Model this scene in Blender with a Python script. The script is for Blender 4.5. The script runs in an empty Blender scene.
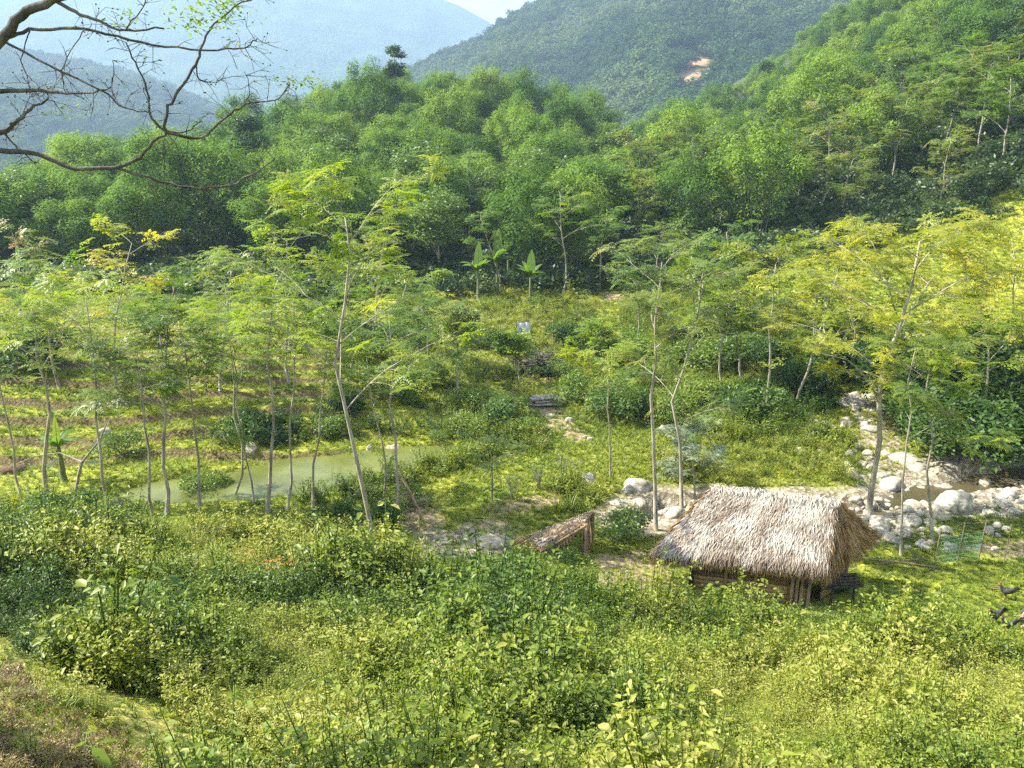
import bpy, math, random
import numpy as np
from mathutils import Vector, Matrix, Euler

# ------------------------------------------------------------------ camera, world, sun, exposure
SC = bpy.context.scene
EYE = 12.0
PITCH = math.radians(17.0)
F = 830.0
SUN_EL = math.radians(46.0)
SUN_AZ = math.radians(-80.0)          # from +Y, clockwise seen from above

cam_d = bpy.data.cameras.new("camera")
cam_d.sensor_width = 36.0
cam_d.lens = F / 1024.0 * 36.0
cam_d.clip_start = 0.1
cam_d.clip_end = 9000.0
cam = bpy.data.objects.new("camera", cam_d)
cam.location = (0, 0, EYE)
cam.rotation_euler = (math.radians(90) - PITCH, 0, 0)
SC.collection.objects.link(cam)
SC.camera = cam

w = bpy.data.worlds.new("World")
SC.world = w
w.use_nodes = True
nt = w.node_tree
nt.nodes.clear()
sky = nt.nodes.new("ShaderNodeTexSky")
sky.sky_type = 'NISHITA'
sky.sun_disc = False
sky.sun_elevation = SUN_EL
sky.sun_rotation = SUN_AZ
sky.air_density = 1.0
sky.dust_density = 1.0
tc = nt.nodes.new("ShaderNodeTexCoord")
cmap = nt.nodes.new("ShaderNodeMapping")
cmap.inputs['Scale'].default_value = (1.0, 1.0, 2.2)
cn = nt.nodes.new("ShaderNodeTexNoise")
cn.inputs['Scale'].default_value = 2.6
cn.inputs['Detail'].default_value = 7
cr = nt.nodes.new("ShaderNodeValToRGB")
cr.color_ramp.elements[0].position = 0.44
cr.color_ramp.elements[1].position = 0.64
mixc = nt.nodes.new("ShaderNodeMix"); mixc.data_type = 'RGBA'
mixc.inputs['B'].default_value = (8.5, 8.5, 8.4, 1)
bg = nt.nodes.new("ShaderNodeBackground")
bg.inputs['Strength'].default_value = 0.095
wo = nt.nodes.new("ShaderNodeOutputWorld")
nt.links.new(tc.outputs['Generated'], cmap.inputs['Vector'])
nt.links.new(cmap.outputs['Vector'], cn.inputs['Vector'])
sx = nt.nodes.new("ShaderNodeSeparateXYZ"); nt.links.new(tc.outputs['Generated'], sx.inputs[0])
mz = nt.nodes.new("ShaderNodeMapRange"); mz.inputs['From Min'].default_value = 0.0; mz.inputs['From Max'].default_value = 0.35
mz.inputs['To Min'].default_value = 0.22; mz.inputs['To Max'].default_value = -0.02; nt.links.new(sx.outputs['Z'], mz.inputs['Value'])
ad = nt.nodes.new("ShaderNodeMath"); ad.operation = 'ADD'; nt.links.new(cn.outputs['Fac'], ad.inputs[0]); nt.links.new(mz.outputs[0], ad.inputs[1])
nt.links.new(ad.outputs[0], cr.inputs['Fac'])
nt.links.new(cr.outputs['Color'], mixc.inputs['Factor'])
nt.links.new(sky.outputs['Color'], mixc.inputs['A'])
nt.links.new(mixc.outputs['Result'], bg.inputs['Color'])
nt.links.new(bg.outputs['Background'], wo.inputs['Surface'])

sd = bpy.data.lights.new("sun", 'SUN')
sd.energy = 5.0
sd.angle = math.radians(0.55)
sd.color = (1.0, 0.93, 0.77)
sun = bpy.data.objects.new("sun", sd)
SC.collection.objects.link(sun)
sdir = Vector((math.sin(SUN_AZ) * math.cos(SUN_EL), math.cos(SUN_AZ) * math.cos(SUN_EL), math.sin(SUN_EL)))
sun.rotation_euler = sdir.to_track_quat('Z', 'Y').to_euler()
sun.location = (-40, 30, 60)

vs = SC.view_settings
vs.view_transform = 'Standard'
vs.look = 'None'
vs.exposure = 2.05
vs.gamma = 1.0
vs.use_curve_mapping = False

SC.render.engine = 'CYCLES'
cy = SC.cycles
cy.max_bounces = 6
cy.diffuse_bounces = 3
cy.glossy_bounces = 2
cy.transmission_bounces = 4
cy.volume_bounces = 1
cy.transparent_max_bounces = 4
cy.caustics_reflective = False
cy.caustics_refractive = False
cy.sample_clamp_indirect = 4.0
cy.use_denoising = False
cy.use_adaptive_sampling = True
cy.adaptive_threshold = 0.02

COL = SC.collection
RNG = np.random.default_rng(7)

# ------------------------------------------------------------------ projection helpers
CP, SP = math.cos(PITCH), math.sin(PITCH)

def ray(px, py):
    x = (px - 512.0) / F
    y = (384.0 - py) / F
    return np.array([x, CP + y * SP, -SP + y * CP])

def at_Y(px, py, Y):
    d = ray(px, py); t = Y / d[1]
    return np.array([d[0] * t, Y, EYE + d[2] * t])

def at_z(px, py, z):
    d = ray(px, py); t = (z - EYE) / d[2]
    return np.array([d[0] * t, d[1] * t, z])

def project(P):
    P = np.asarray(P, float)
    X, Y, Z = P[..., 0], P[..., 1], P[..., 2] - EYE
    dep = Y * CP - Z * SP
    up = Y * SP + Z * CP
    dep = np.where(np.abs(dep) < 1e-6, 1e-6, dep)
    return 512 + F * X / dep, 384 - F * up / dep, dep

def vnoise(x, y, seed=0):
    """smooth value noise, vectorised"""
    xi = np.floor(x).astype(np.int64); yi = np.floor(y).astype(np.int64)
    xf = x - xi; yf = y - yi
    def h(a, b):
        n = (a * 374761393 + b * 668265263 + seed * 974634777) & 0xFFFFFFFF
        n = ((n ^ (n >> 13)) * 1274126177) & 0xFFFFFFFF
        n = n ^ (n >> 16)
        return (n & 0xFFFF) / 65535.0
    u = xf * xf * (3 - 2 * xf); v = yf * yf * (3 - 2 * yf)
    return (h(xi, yi) * (1 - u) + h(xi + 1, yi) * u) * (1 - v) + (h(xi, yi + 1) * (1 - u) + h(xi + 1, yi + 1) * u) * v

def fbm(x, y, seed=0, oct=4):
    s = 0; a = 0.5; t = 0
    for k in range(oct):
        s = s + a * vnoise(x, y, seed + k); t += a
        x = x * 2.03 + 11.3; y = y * 2.03 + 5.7; a *= 0.5
    return s / t

def in_poly(px, py, poly):
    px = np.asarray(px, float); py = np.asarray(py, float)
    inside = np.zeros(px.shape, bool)
    n = len(poly)
    for i in range(n):
        x1, y1 = poly[i]; x2, y2 = poly[(i + 1) % n]
        if y1 == y2: continue
        c = ((y1 > py) != (y2 > py)) & (px < (x2 - x1) * (py - y1) / (y2 - y1) + x1)
        inside ^= c
    return inside

def seg_dist(X, Y, pts):
    d = np.full(np.shape(X), 1e9)
    for (x1, y1), (x2, y2) in zip(pts[:-1], pts[1:]):
        dx, dy = x2 - x1, y2 - y1
        t = np.clip(((X - x1) * dx + (Y - y1) * dy) / (dx * dx + dy * dy), 0, 1)
        d = np.minimum(d, np.hypot(X - x1 - t * dx, Y - y1 - t * dy))
    return d

def sstep(a, b, x):
    t = np.clip((x - a) / (b - a), 0, 1)
    return t * t * (3 - 2 * t)

# ------------------------------------------------------------------ terrain
CTRL = []
for p in [(512,768,7.0),(250,768,6.3),(0,768,5.0),(1000,768,7.5),(760,768,7.2),(100,700,7.6),(0,650,9.2),(200,740,6.7),
          (300,650,11),(512,650,12),(760,680,11.5),(1000,690,11.5),(0,560,14),(150,560,15.5),(300,580,16),(512,590,17),
          (760,625,16.6),(950,645,16.2),(100,520,20.5),(250,520,21.5),(0,500,23),(400,545,21),
          (0,470,27.5),(200,455,28.5),(0,420,31),(200,400,33),(0,370,35),(200,360,37),(380,360,38.5),(100,335,41),(300,335,43),
          (500,400,35.5),(500,350,44),(500,320,50),(560,296,56),(450,280,63),(150,290,58),(650,400,36),(650,350,44),
          (650,310,52),(640,280,60),(760,410,35),(760,350,42),(850,400,35),(900,380,37),(1000,400,34)]:
    CTRL.append(at_Y(*p))
CTRL += [np.array(p, float) for p in [
    (6.9,20.3,.05),(11,20,.1),(14,19,.12),(10,23,0),(14,25,-.1),(0,25,.3),(3,22,.3),(20,24,0),(20,29,-.1),(-10,27,.3),(-3,29.3,.3),(-7,26,.4),
    (6,28,.1),(28,25,.5),
    (15.5,150,4),(33,165,8),(55,190,17),(86,220,38),(120,230,62),(30,50,5),(42,70,11),(66,110,26),(90,150,44),
    (17,40,.8),(26,60,5),(38,90,11),(60,140,20),(12,40,.3),(20,60,4),(30,95,8),(44,140,12),(14,60,2.5),(20,95,5),(30,140,7),
    (7,60,1.5),(10,95,3),(16,130,4),(-3,70,2),(-4,90,5),(-5,120,11),(-5,150,12.5),(-34,130,6.7),(-22,80,2.5),(-28,105,5),
    (-56,110,1),(-40,75,1),(-75,110,0),(6,128,8),(-60,200,-4),(0,220,-8),(30,240,-5),(-120,150,0),(-140,250,-5),(0,300,-12),
    (100,300,40),(160,200,80),(120,90,45),(70,50,22),(50,30,8),(140,20,30),
    (0,-12,10.8),(0,0,8.6),(-10,5,8),(-15,12,6.5),(12,5,7),(-22,20,3.4),(-32,30,1.6),(-42,45,2.5),(-60,60,3),(20,12,3),(26,18,.8),
    (-60,20,6),(-60,-10,12),(60,-10,12),(40,5,7),(-110,60,6)]]
CTRL = np.array(CTRL)
_S = 40.0
def _phi(r2):
    return 0.5 * r2 * np.log(r2 + 1e-9)
_A = CTRL[:, :2] / _S
_n = len(_A)
_K = _phi(((_A[:, None, :] - _A[None, :, :]) ** 2).sum(-1)) + np.eye(_n) * 2e-4
_P = np.hstack([np.ones((_n, 1)), _A])
_M = np.zeros((_n + 3, _n + 3)); _M[:_n, :_n] = _K; _M[:_n, _n:] = _P; _M[_n:, :_n] = _P.T
_W = np.linalg.solve(_M, np.concatenate([CTRL[:, 2], np.zeros(3)]))

def base_h(X, Y):
    X = np.asarray(X, float); Y = np.asarray(Y, float)
    sh = X.shape
    Q = np.stack([X.ravel(), Y.ravel()], 1) / _S
    out = np.empty(len(Q))
    for i in range(0, len(Q), 40000):
        q = Q[i:i + 40000]
        r2 = ((q[:, None, :] - _A[None, :, :]) ** 2).sum(-1)
        out[i:i + 40000] = _phi(r2) @ _W[:_n] + _W[_n] + q @ _W[_n + 1:]
    return out.reshape(sh)

# stream course (world) and pond outline (world), laid out from the valley plan
def gz(px, py, z=0.0):
    p = at_z(px, py, z); return (p[0], p[1])
STREAM = [gz(1180, 450, -.4), gz(1024, 474, -.4), gz(930, 492, -.4), gz(880, 512, -.4), gz(800, 515, -.4), gz(700, 514, -.4), gz(655, 516, -.4), gz(632, 528, -.3)]
TRIB = [gz(862, 398, .4), gz(868, 425, .3), gz(885, 455, 0), gz(905, 490, -.3)]
POND = [gz(*p, .3) for p in [(95,498),(150,480),(235,470),(300,458),(380,447),(450,443),(462,452),(420,465),(385,476),(330,492),(290,499),(215,512),(130,512)]]
PATH = [at_Y(-60,632,9.9)[:2], at_Y(0,660,8.9)[:2], at_Y(70,690,8.0)[:2], at_Y(150,728,7.1)[:2], at_Y(230,765,6.3)[:2], at_Y(300,810,5.6)[:2]]
PATH = [tuple(p) for p in PATH]

def on_riser(X, Y):
    q = (0.22 * (Y - 27) + 0.5 * (fbm(X * .12, Y * .12, 21) - .5) - 0.02 * X) / .34
    return ((q - np.floor(q)) > .80) & (terrace_w(X, Y) > .4)

def terrace_w(X, Y):
    """where the left and centre fields are cut into terraces"""
    a = sstep(26.5, 28.5, Y - 0.10 * X * (X < 0) * 0) * (1 - sstep(42, 46, Y)) * (1 - sstep(-9, -1, X)) * sstep(-45, -36, X)
    b = sstep(36, 38, Y) * (1 - sstep(56, 60, Y)) * sstep(-12, -6, X) * (1 - sstep(4, 9, X)) * 0.8
    return np.maximum(a, b)

def height(X, Y, full=True):
    X = np.asarray(X, float); Y = np.asarray(Y, float)
    h = base_h(X, Y)
    amp = 0.10 + 0.35 * sstep(60, 120, Y)
    h = h + (fbm(X * .35, Y * .35, 3) - .5) * 2 * amp + (fbm(X * 1.3, Y * 1.3, 9, 3) - .5) * 0.14
    # terraces
    tw = terrace_w(X, Y)
    plane = 0.22 * (Y - 27) + 0.5 * (fbm(X * .12, Y * .12, 21) - .5) - 0.02 * X
    st = 0.34
    q = plane / st
    fr = q - np.floor(q)
    stair = (np.floor(q) + sstep(0.82, 1.0, fr)) * st
    h = h + tw * (stair - plane) * 0.95
    low = sstep(3, 6, X) * sstep(21, 24, Y) * (1 - sstep(36, 42, Y)) * (1 - sstep(40, 50, X))
    h = h * (1 - low) + low * np.maximum(h, -.18 + .1 * (fbm(X, Y, 35) - .5))
    # stream and tributary
    d = seg_dist(X, Y, STREAM)
    wide = .9 * sstep(15, 18, X)
    k = 1 - sstep(.0, .75, d - wide * .5 + (fbm(X, Y, 31) - .5) * 1.0)
    h = h * (1 - k) + k * np.minimum(h, -0.62 + .2 * (fbm(X * 2, Y * 2, 33) - .5))
    d = seg_dist(X, Y, TRIB)
    k = (1 - sstep(.8, 2.2, d))
    h = h - k * .35
    # pond
    ip = pond_mask(X, Y)
    h = h * (1 - ip) + ip * np.minimum(h, 0.02)
    mo = sstep(-3.0, -4.5, X) * (1 - sstep(6.5, 8.5, Y)) * sstep(2, 4, Y)
    h = h + mo * (.25 + .5 * (fbm(X * .9, Y * .9, 44) - .5))
    # path cut into the near slope
    d = seg_dist(X, Y, PATH)
    h = h - (1 - sstep(.35, 1.1, d)) * .12
    return h

def pond_mask(X, Y):
    X = np.asarray(X, float); Y = np.asarray(Y, float)
    ins = in_poly(X, Y, POND)
    d = seg_dist(X, Y, POND + [POND[0]])
    d = np.where(ins, -d, d)
    return 1 - sstep(-.35, .25, d)

def hz(x, y):
    return float(height(np.array([x]), np.array([y]))[0])

def hit(px, py, y0=4.0, y1=330.0):
    d = ray(px, py)
    Ys = np.concatenate([np.arange(y0, 70, .1), np.arange(70, y1, .5)])
    t = Ys / d[1]
    X = d[0] * t; Z = EYE + d[2] * t
    g = height(X, Ys)
    below = np.where(Z < g)[0]
    i = below[0] if len(below) else len(Ys) - 1
    return np.array([X[i], Ys[i], g[i]])

# ------------------------------------------------------------------ mesh building
class G:
    """collects quads into ONE mesh with a per-face value v and a material index"""
    def __init__(self):
        self.V = []; self.Q = []; self.A = []; self.M = []; self.n = 0
    def add(self, V, Q, v=0.5, m=0):
        V = np.asarray(V, float).reshape(-1, 3); Q = np.asarray(Q, np.int64).reshape(-1, 4)
        self.V.append(V); self.Q.append(Q + self.n); self.n += len(V)
        self.A.append(np.broadcast_to(np.asarray(v, float), (len(Q),)).copy())
        self.M.append(np.full(len(Q), m, np.int32))
        return self
    def tube(self, pts, rad, n=6, v=0.5, m=0, cap=True):
        pts = np.asarray(pts, float); k = len(pts)
        rad = np.broadcast_to(np.asarray(rad, float), (k,))
        tan = np.gradient(pts, axis=0)
        tan /= np.linalg.norm(tan, axis=1)[:, None] + 1e-9
        up = np.array([0, 0, 1.0]) if abs(tan[0, 2]) < .9 else np.array([1.0, 0, 0])
        a = np.cross(tan, up); 
        for i in range(k):
            if np.linalg.norm(a[i]) < 1e-3: a[i] = np.cross(tan[i], [0, 1, 0.01])
        for i in range(1, k):
            if np.dot(a[i], a[i - 1]) < 0: a[i] = -a[i]
        a /= np.linalg.norm(a, axis=1)[:, None]
        b = np.cross(tan, a)
        th = np.arange(n) * 2 * math.pi / n
        V = pts[:, None, :] + rad[:, None, None] * (np.cos(th)[None, :, None] * a[:, None, :] + np.sin(th)[None, :, None] * b[:, None, :])
        V = V.reshape(-1, 3)
        i = np.arange(k - 1)[:, None] * n; j = np.arange(n)[None, :]
        Q = np.stack([i + j, i + (j + 1) % n, i + n + (j + 1) % n, i + n + j], -1).reshape(-1, 4)
        self.add(V, Q, v, m)
        if cap and n >= 4:
            for base in (0, (k - 1) * n):
                o = self.n - len(V) + base
                for c in range(1, n - 2, 2):
                    self.Q.append(np.array([[o, o + c, o + c + 1, o + min(c + 2, n - 1)]]) if c + 2 < n else np.array([[o, o + c, o + c + 1, o + c + 1]]))
                    self.Q[-1] = self.Q[-1][:, :]
                    if c + 2 >= n:
                        self.Q.pop(); continue
                    self.A.append(np.array([float(np.mean(v))])); self.M.append(np.array([m], np.int32))
        return self
    def box(self, c, s, rz=0, v=0.5, m=0, R=None):
        c = np.asarray(c, float); s = np.asarray(s, float) / 2
        V = np.array([[x, y, z] for z in (-1, 1) for y in (-1, 1) for x in (-1, 1)], float) * s
        if R is None:
            R = np.array(Matrix.Rotation(rz, 3, 'Z'))
        V = V @ np.asarray(R).T + c
        Q = [[0, 2, 3, 1], [4, 5, 7, 6], [0, 1, 5, 4], [2, 6, 7, 3], [0, 4, 6, 2], [1, 3, 7, 5]]
        return self.add(V, Q, v, m)
    def bar(self, a, b, wd, th, v=.5, m=0):
        a = np.asarray(a, float); b = np.asarray(b, float)
        d = Vector(b - a); L = d.length
        R = np.array(d.to_track_quat('X', 'Z').to_matrix())
        return self.box((a + b) / 2, (L, wd, th), v=v, m=m, R=R)
    def mesh(self, name, mats, smooth=False):
        V = np.concatenate(self.V); Q = np.concatenate(self.Q); A = np.concatenate(self.A); Mi = np.concatenate(self.M)
        me = bpy.data.meshes.new(name)
        me.vertices.add(len(V)); me.vertices.foreach_set('co', V.astype(np.float32).ravel())
        me.loops.add(len(Q) * 4); me.loops.foreach_set('vertex_index', Q.astype(np.int32).ravel())
        me.polygons.add(len(Q)); me.polygons.foreach_set('loop_start', np.arange(0, len(Q) * 4, 4, dtype=np.int32))
        if smooth: me.polygons.foreach_set('use_smooth', np.ones(len(Q), bool))
        me.polygons.foreach_set('material_index', Mi)
        at = me.attributes.new('v', 'FLOAT', 'FACE'); at.data.foreach_set('value', A.astype(np.float32))
        for m_ in (mats if isinstance(mats, (list, tuple)) else [mats]): me.materials.append(m_)
        me.update(calc_edges=True)
        return me

def link(name, me, parent=None, loc=None):
    o = bpy.data.objects.new(name, me); COL.objects.link(o)
    if parent is not None: o.parent = parent
    if loc is not None: o.location = loc
    return o

def root(name, label, cat, loc, rz=0, s=1.0, group=None):
    o = bpy.data.objects.new(name, None); COL.objects.link(o)
    o.location = loc; o.rotation_euler = (0, 0, rz); o.scale = (s, s, s)
    o.empty_display_size = .2
    tag(o, label, cat, group); return o

def tag(o, label, cat, group=None):
    o['label'] = label; o['category'] = cat
    if group: o['group'] = group
    return o

def kind(o, k):
    o['kind'] = k; return o

def dup(r, loc, rz=0, s=1.0, label=None, group=None):
    c = r.copy(); COL.objects.link(c); c.location = loc; c.rotation_euler = (0, 0, rz); c.scale = (s, s, s)
    if label: c['label'] = label
    if group: c['group'] = group
    for ch in r.children:
        k = ch.copy(); COL.objects.link(k); k.parent = c
        for g in ch.children:
            q = g.copy(); COL.objects.link(q); q.parent = k
    return c

# ------------------------------------------------------------------ materials
def nodes(name):
    m = bpy.data.materials.new(name); m.use_nodes = True
    t = m.node_tree; t.nodes.clear()
    o = t.nodes.new("ShaderNodeOutputMaterial")
    return m, t, o

def N(t, typ, **kw):
    n = t.nodes.new(typ)
    for k, v in kw.items():
        if k.startswith('i_'): n.inputs[k[2:].replace('_', ' ')].default_value = v
        else: setattr(n, k, v)
    return n

def mixrgb(t, f, a, b, mode='MIX'):
    n = t.nodes.new("ShaderNodeMix"); n.data_type = 'RGBA'; n.blend_type = mode
    for s, x in (('Factor', f), ('A', a), ('B', b)):
        if hasattr(x, 'links'): t.links.new(x, n.inputs[s])
        elif isinstance(x, (tuple, list)): n.inputs[s].default_value = (*x[:3], 1)
        else: n.inputs[s].default_value = x
    return n.outputs['Result']

def ramp(t, f, stops):
    n = t.nodes.new("ShaderNodeValToRGB"); e = n.color_ramp.elements
    while len(e) < len(stops): e.new(0.5)
    for i, (p, c) in enumerate(stops):
        e[i].position = p; e[i].color = (*c, 1)
    t.links.new(f, n.inputs['Fac']); return n.outputs['Color']

def math_(t, op, a, b=None, c=None, clamp=False):
    n = t.nodes.new("ShaderNodeMath"); n.operation = op; n.use_clamp = clamp
    for i, x in enumerate((a, b, c)):
        if x is None: continue
        if hasattr(x, 'links'): t.links.new(x, n.inputs[i])
        else: n.inputs[i].default_value = x
    return n.outputs[0]

def leaf_mat(name, stops, trans=0.45, rough=0.45, inst=False, objvar=0.3, spec=.35):
    """foliage: colour by a per-leaf value and a per-plant value; light passes through the leaf"""
    m, t, o = nodes(name)
    a = N(t, "ShaderNodeAttribute", attribute_name='v')
    f = a.outputs['Fac']
    if inst:
        b = N(t, "ShaderNodeAttribute", attribute_name='tint', attribute_type='INSTANCER')
        f = math_(t, 'ADD', math_(t, 'MULTIPLY', f, .38), math_(t, 'MULTIPLY', b.outputs['Fac'], .62))
    else:
        oi = N(t, "ShaderNodeObjectInfo")
        f = math_(t, 'ADD', math_(t, 'MULTIPLY', f, 1 - objvar), math_(t, 'MULTIPLY', oi.outputs['Random'], objvar))
    col = ramp(t, f, stops)
    p = N(t, "ShaderNodeBsdfPrincipled", i_Roughness=rough)
    p.inputs['Specular IOR Level'].default_value = spec
    t.links.new(col, p.inputs['Base Color'])
    tr = N(t, "ShaderNodeBsdfTranslucent")
    tcol = mixrgb(t, 1.0, col, (1.25, 1.3, .55), 'MULTIPLY')
    t.links.new(tcol, tr.inputs['Color'])
    mx = N(t, "ShaderNodeMixShader"); mx.inputs[0].default_value = trans
    t.links.new(p.outputs[0], mx.inputs[1]); t.links.new(tr.outputs[0], mx.inputs[2])
    t.links.new(mx.outputs[0], o.inputs['Surface'])
    return m

def solid_mat(name, stops, scale=6.0, rough=.85, bump=.3, attr=False, stretch=(1, 1, 1), metallic=0, detail=6, bscale=None):
    m, t, o = nodes(name)
    c = N(t, "ShaderNodeTexCoord"); mp = N(t, "ShaderNodeMapping"); mp.inputs['Scale'].default_value = stretch
    t.links.new(c.outputs['Object'], mp.inputs['Vector'])
    n = N(t, "ShaderNodeTexNoise", i_Scale=scale, i_Detail=detail); t.links.new(mp.outputs[0], n.inputs['Vector'])
    f = n.outputs['Fac']
    if attr:
        a = N(t, "ShaderNodeAttribute", attribute_name='v')
        f = math_(t, 'ADD', math_(t, 'MULTIPLY', f, .3), math_(t, 'MULTIPLY', a.outputs['Fac'], .75))
    p = N(t, "ShaderNodeBsdfPrincipled", i_Roughness=rough, i_Metallic=metallic)
    p.inputs['Specular IOR Level'].default_value = .3
    t.links.new(ramp(t, f, stops), p.inputs['Base Color'])
    if bump:
        n2 = N(t, "ShaderNodeTexNoise", i_Scale=bscale or scale * 3, i_Detail=6); t.links.new(mp.outputs[0], n2.inputs['Vector'])
        b = N(t, "ShaderNodeBump", i_Strength=bump, i_Distance=.03); t.links.new(n2.outputs['Fac'], b.inputs['Height'])
        t.links.new(b.outputs[0], p.inputs['Normal'])
    t.links.new(p.outputs[0], o.inputs['Surface'])
    return m

BARK = solid_mat('pale_bark', [(.3, (.13, .11, .085)), (.5, (.26, .235, .18)), (.75, (.42, .39, .32))], 5, bump=.4, stretch=(1, 1, .4))
BARK_DARK = solid_mat('dark_bark', [(.3, (.02, .019, .018)), (.55, (.06, .057, .052)), (.8, (.17, .165, .15))], 9, bump=.5, stretch=(1, 1, .4))
CULM = solid_mat('bamboo_culm', [(.3, (.06, .08, .03)), (.7, (.16, .17, .07))], 4, bump=0)

L_YEL = leaf_mat('yellow_green_leaf', [(0, (.07, .13, .016)), (.35, (.14, .22, .022)), (.7, (.24, .30, .028)), (.93, (.33, .33, .035)), (1, (.34, .20, .04))], .5)
L_GRN = leaf_mat('fresh_green_leaf', [(0, (.04, .09, .018)), (.5, (.10, .18, .026)), (.9, (.18, .26, .035)), (1, (.27, .26, .05))], .5)
L_GOLD = leaf_mat('golden_leaf', [(0, (.09, .15, .02)), (.4, (.23, .27, .03)), (.8, (.40, .37, .04)), (.94, (.44, .31, .05)), (1, (.45, .16, .05))], .5)
L_MIX = leaf_mat('olive_leaf', [(0, (.05, .10, .02)), (.5, (.14, .20, .03)), (.85, (.20, .21, .05)), (1, (.30, .15, .06))], .42)
L_BAM = leaf_mat('bamboo_leaf', [(0, (.035, .085, .02)), (.45, (.11, .20, .032)), (1, (.28, .36, .052))], .35, rough=.7, objvar=.45, spec=.08)
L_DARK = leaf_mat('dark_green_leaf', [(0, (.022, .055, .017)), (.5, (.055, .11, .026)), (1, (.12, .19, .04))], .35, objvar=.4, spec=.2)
L_SIL = leaf_mat('silvery_leaf', [(0, (.09, .14, .07)), (.6, (.20, .26, .17)), (1, (.36, .41, .31))], .3, rough=.35)
L_BUSH = leaf_mat('bush_leaf', [(0, (.045, .09, .016)), (.5, (.11, .18, .026)), (1, (.22, .27, .035))], .4, objvar=.45)
L_BAN = leaf_mat('banana_leaf', [(0, (.07, .14, .03)), (.6, (.13, .22, .04)), (1, (.30, .36, .04))], .5, objvar=.1)
L_DRY = leaf_mat('dry_leaf', [(0, (.16, .10, .05)), (.5, (.30, .22, .12)), (1, (.45, .38, .26))], .3)
L_WEED = leaf_mat('weed_leaf', [(0, (.032, .072, .014)), (.33, (.072, .13, .018)), (.55, (.14, .20, .024)), (.8, (.23, .27, .034)), (1, (.36, .34, .09))], .42, inst=True)
L_GRASS = leaf_mat('grass_blade', [(0, (.06, .11, .015)), (.4, (.15, .21, .022)), (.75, (.27, .31, .035)), (1, (.40, .37, .11))], .45, inst=True)
L_FAR = leaf_mat('far_tree_leaf', [(0, (.02, .045, .02)), (.5, (.055, .10, .03)), (1, (.13, .17, .055))], .2, rough=1.0, inst=True, spec=0.0)

# ------------------------------------------------------------------ ground
def axis(lo, hi, c0, c1, fine, grow=1.06):
    a = list(np.arange(c0, c1, fine))
    s = fine; x = a[-1]; 
    while x < hi:
        s *= grow; x += s; a.append(x)
    s = fine; x = c0; pre = []
    while x > lo:
        s *= grow; x -= s; pre.append(x)
    return np.array(pre[::-1] + a)

GX = axis(-190, 260, -24, 24, .17, 1.035)
GY = axis(-40, 330, 4, 58, .17, 1.03)
XX, YY = np.meshgrid(GX, GY)
ZZ = height(XX, YY)
PX, PY, DEP = project(np.stack([XX, YY, ZZ], -1))
PX = np.where(DEP < 1, -999, PX)

DIRT = [  # bare earth patches
    [(535,408),(556,405),(575,425),(592,442),(575,444),(552,430)],
    [(430,545),(470,520),(500,520),(520,540),(505,552),(460,560)],
    [(590,555),(640,550),(678,575),(650,600),(600,592)],
    [(385,500),(420,495),(440,520),(430,540),(400,532)],
    [(480,505),(560,492),(570,505),(500,515)],
    [(960,548),(1030,540),(1060,552),(1000,562)],
    [(605,292),(660,292),(665,305),(610,305)],
    [(640,505),(700,505),(705,530),(640,530)],
    [(560,335),(610,328),(618,338),(560,345)],
]
GRAVEL = [[(405,545),(440,530),(515,528),(525,545),(495,560),(420,560)], [(845,400),(885,400),(900,440),(905,470),(1100,492),(1100,512),(940,520),(900,535),(850,530),(860,450)]]
dirt = np.zeros(XX.shape)
jx = (fbm(XX * .9, YY * .9, 51) - .5) * 26; jy = (fbm(XX * .9, YY * .9, 52) - .5) * 16
for poly in DIRT: dirt = np.maximum(dirt, in_poly(PX + jx, PY + jy, poly))
grav = np.zeros(XX.shape)
for poly in GRAVEL: grav = np.maximum(grav, in_poly(PX + jx, PY + jy, poly))
bed = 1 - sstep(.9, 2.0, seg_dist(XX, YY, STREAM) - .9 * sstep(13, 17, XX) + (fbm(XX, YY, 31) - .5))
grav = np.maximum(grav, bed)
pathm = 1 - sstep(.25, .75, seg_dist(XX, YY, PATH) + (fbm(XX * 2, YY * 2, 61) - .5) * .5)
gy_, gx_ = np.gradient(ZZ, GY, GX)
slope = np.hypot(gx_, gy_)
riser = sstep(.32, .6, slope) * terrace_w(XX, YY)
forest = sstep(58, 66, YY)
def blur(a, k=1):
    for _ in range(k):
        b = a.copy(); b[1:-1, 1:-1] = (a[1:-1, 1:-1] * 2 + a[:-2, 1:-1] + a[2:, 1:-1] + a[1:-1, :-2] + a[1:-1, 2:]) / 6; a = b
    return a
dirt = blur(dirt.astype(float), 3); grav = blur(grav.astype(float), 2)

m, t, o = nodes('ground_cover')
tco = N(t, "ShaderNodeTexCoord")
n1 = N(t, "ShaderNodeTexNoise", i_Scale=.35, i_Detail=6); t.links.new(tco.outputs['Object'], n1.inputs['Vector'])
n2 = N(t, "ShaderNodeTexNoise", i_Scale=5.0, i_Detail=8); t.links.new(tco.outputs['Object'], n2.inputs['Vector'])
n3 = N(t, "ShaderNodeTexNoise", i_Scale=22.0, i_Detail=6); t.links.new(tco.outputs['Object'], n3.inputs['Vector'])
vor = N(t, "ShaderNodeTexVoronoi", i_Scale=7.0); t.links.new(tco.outputs['Object'], vor.inputs['Vector'])
g1 = ramp(t, n1.outputs['Fac'], [(.3, (.12, .16, .02)), (.5, (.21, .24, .03)), (.7, (.29, .30, .045))])
g2 = ramp(t, n2.outputs['Fac'], [(.35, (.55, .55, .5)), (.65, (1.35, 1.3, 1.2))])
grass = mixrgb(t, 1.0, g1, g2, 'MULTIPLY')
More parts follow.
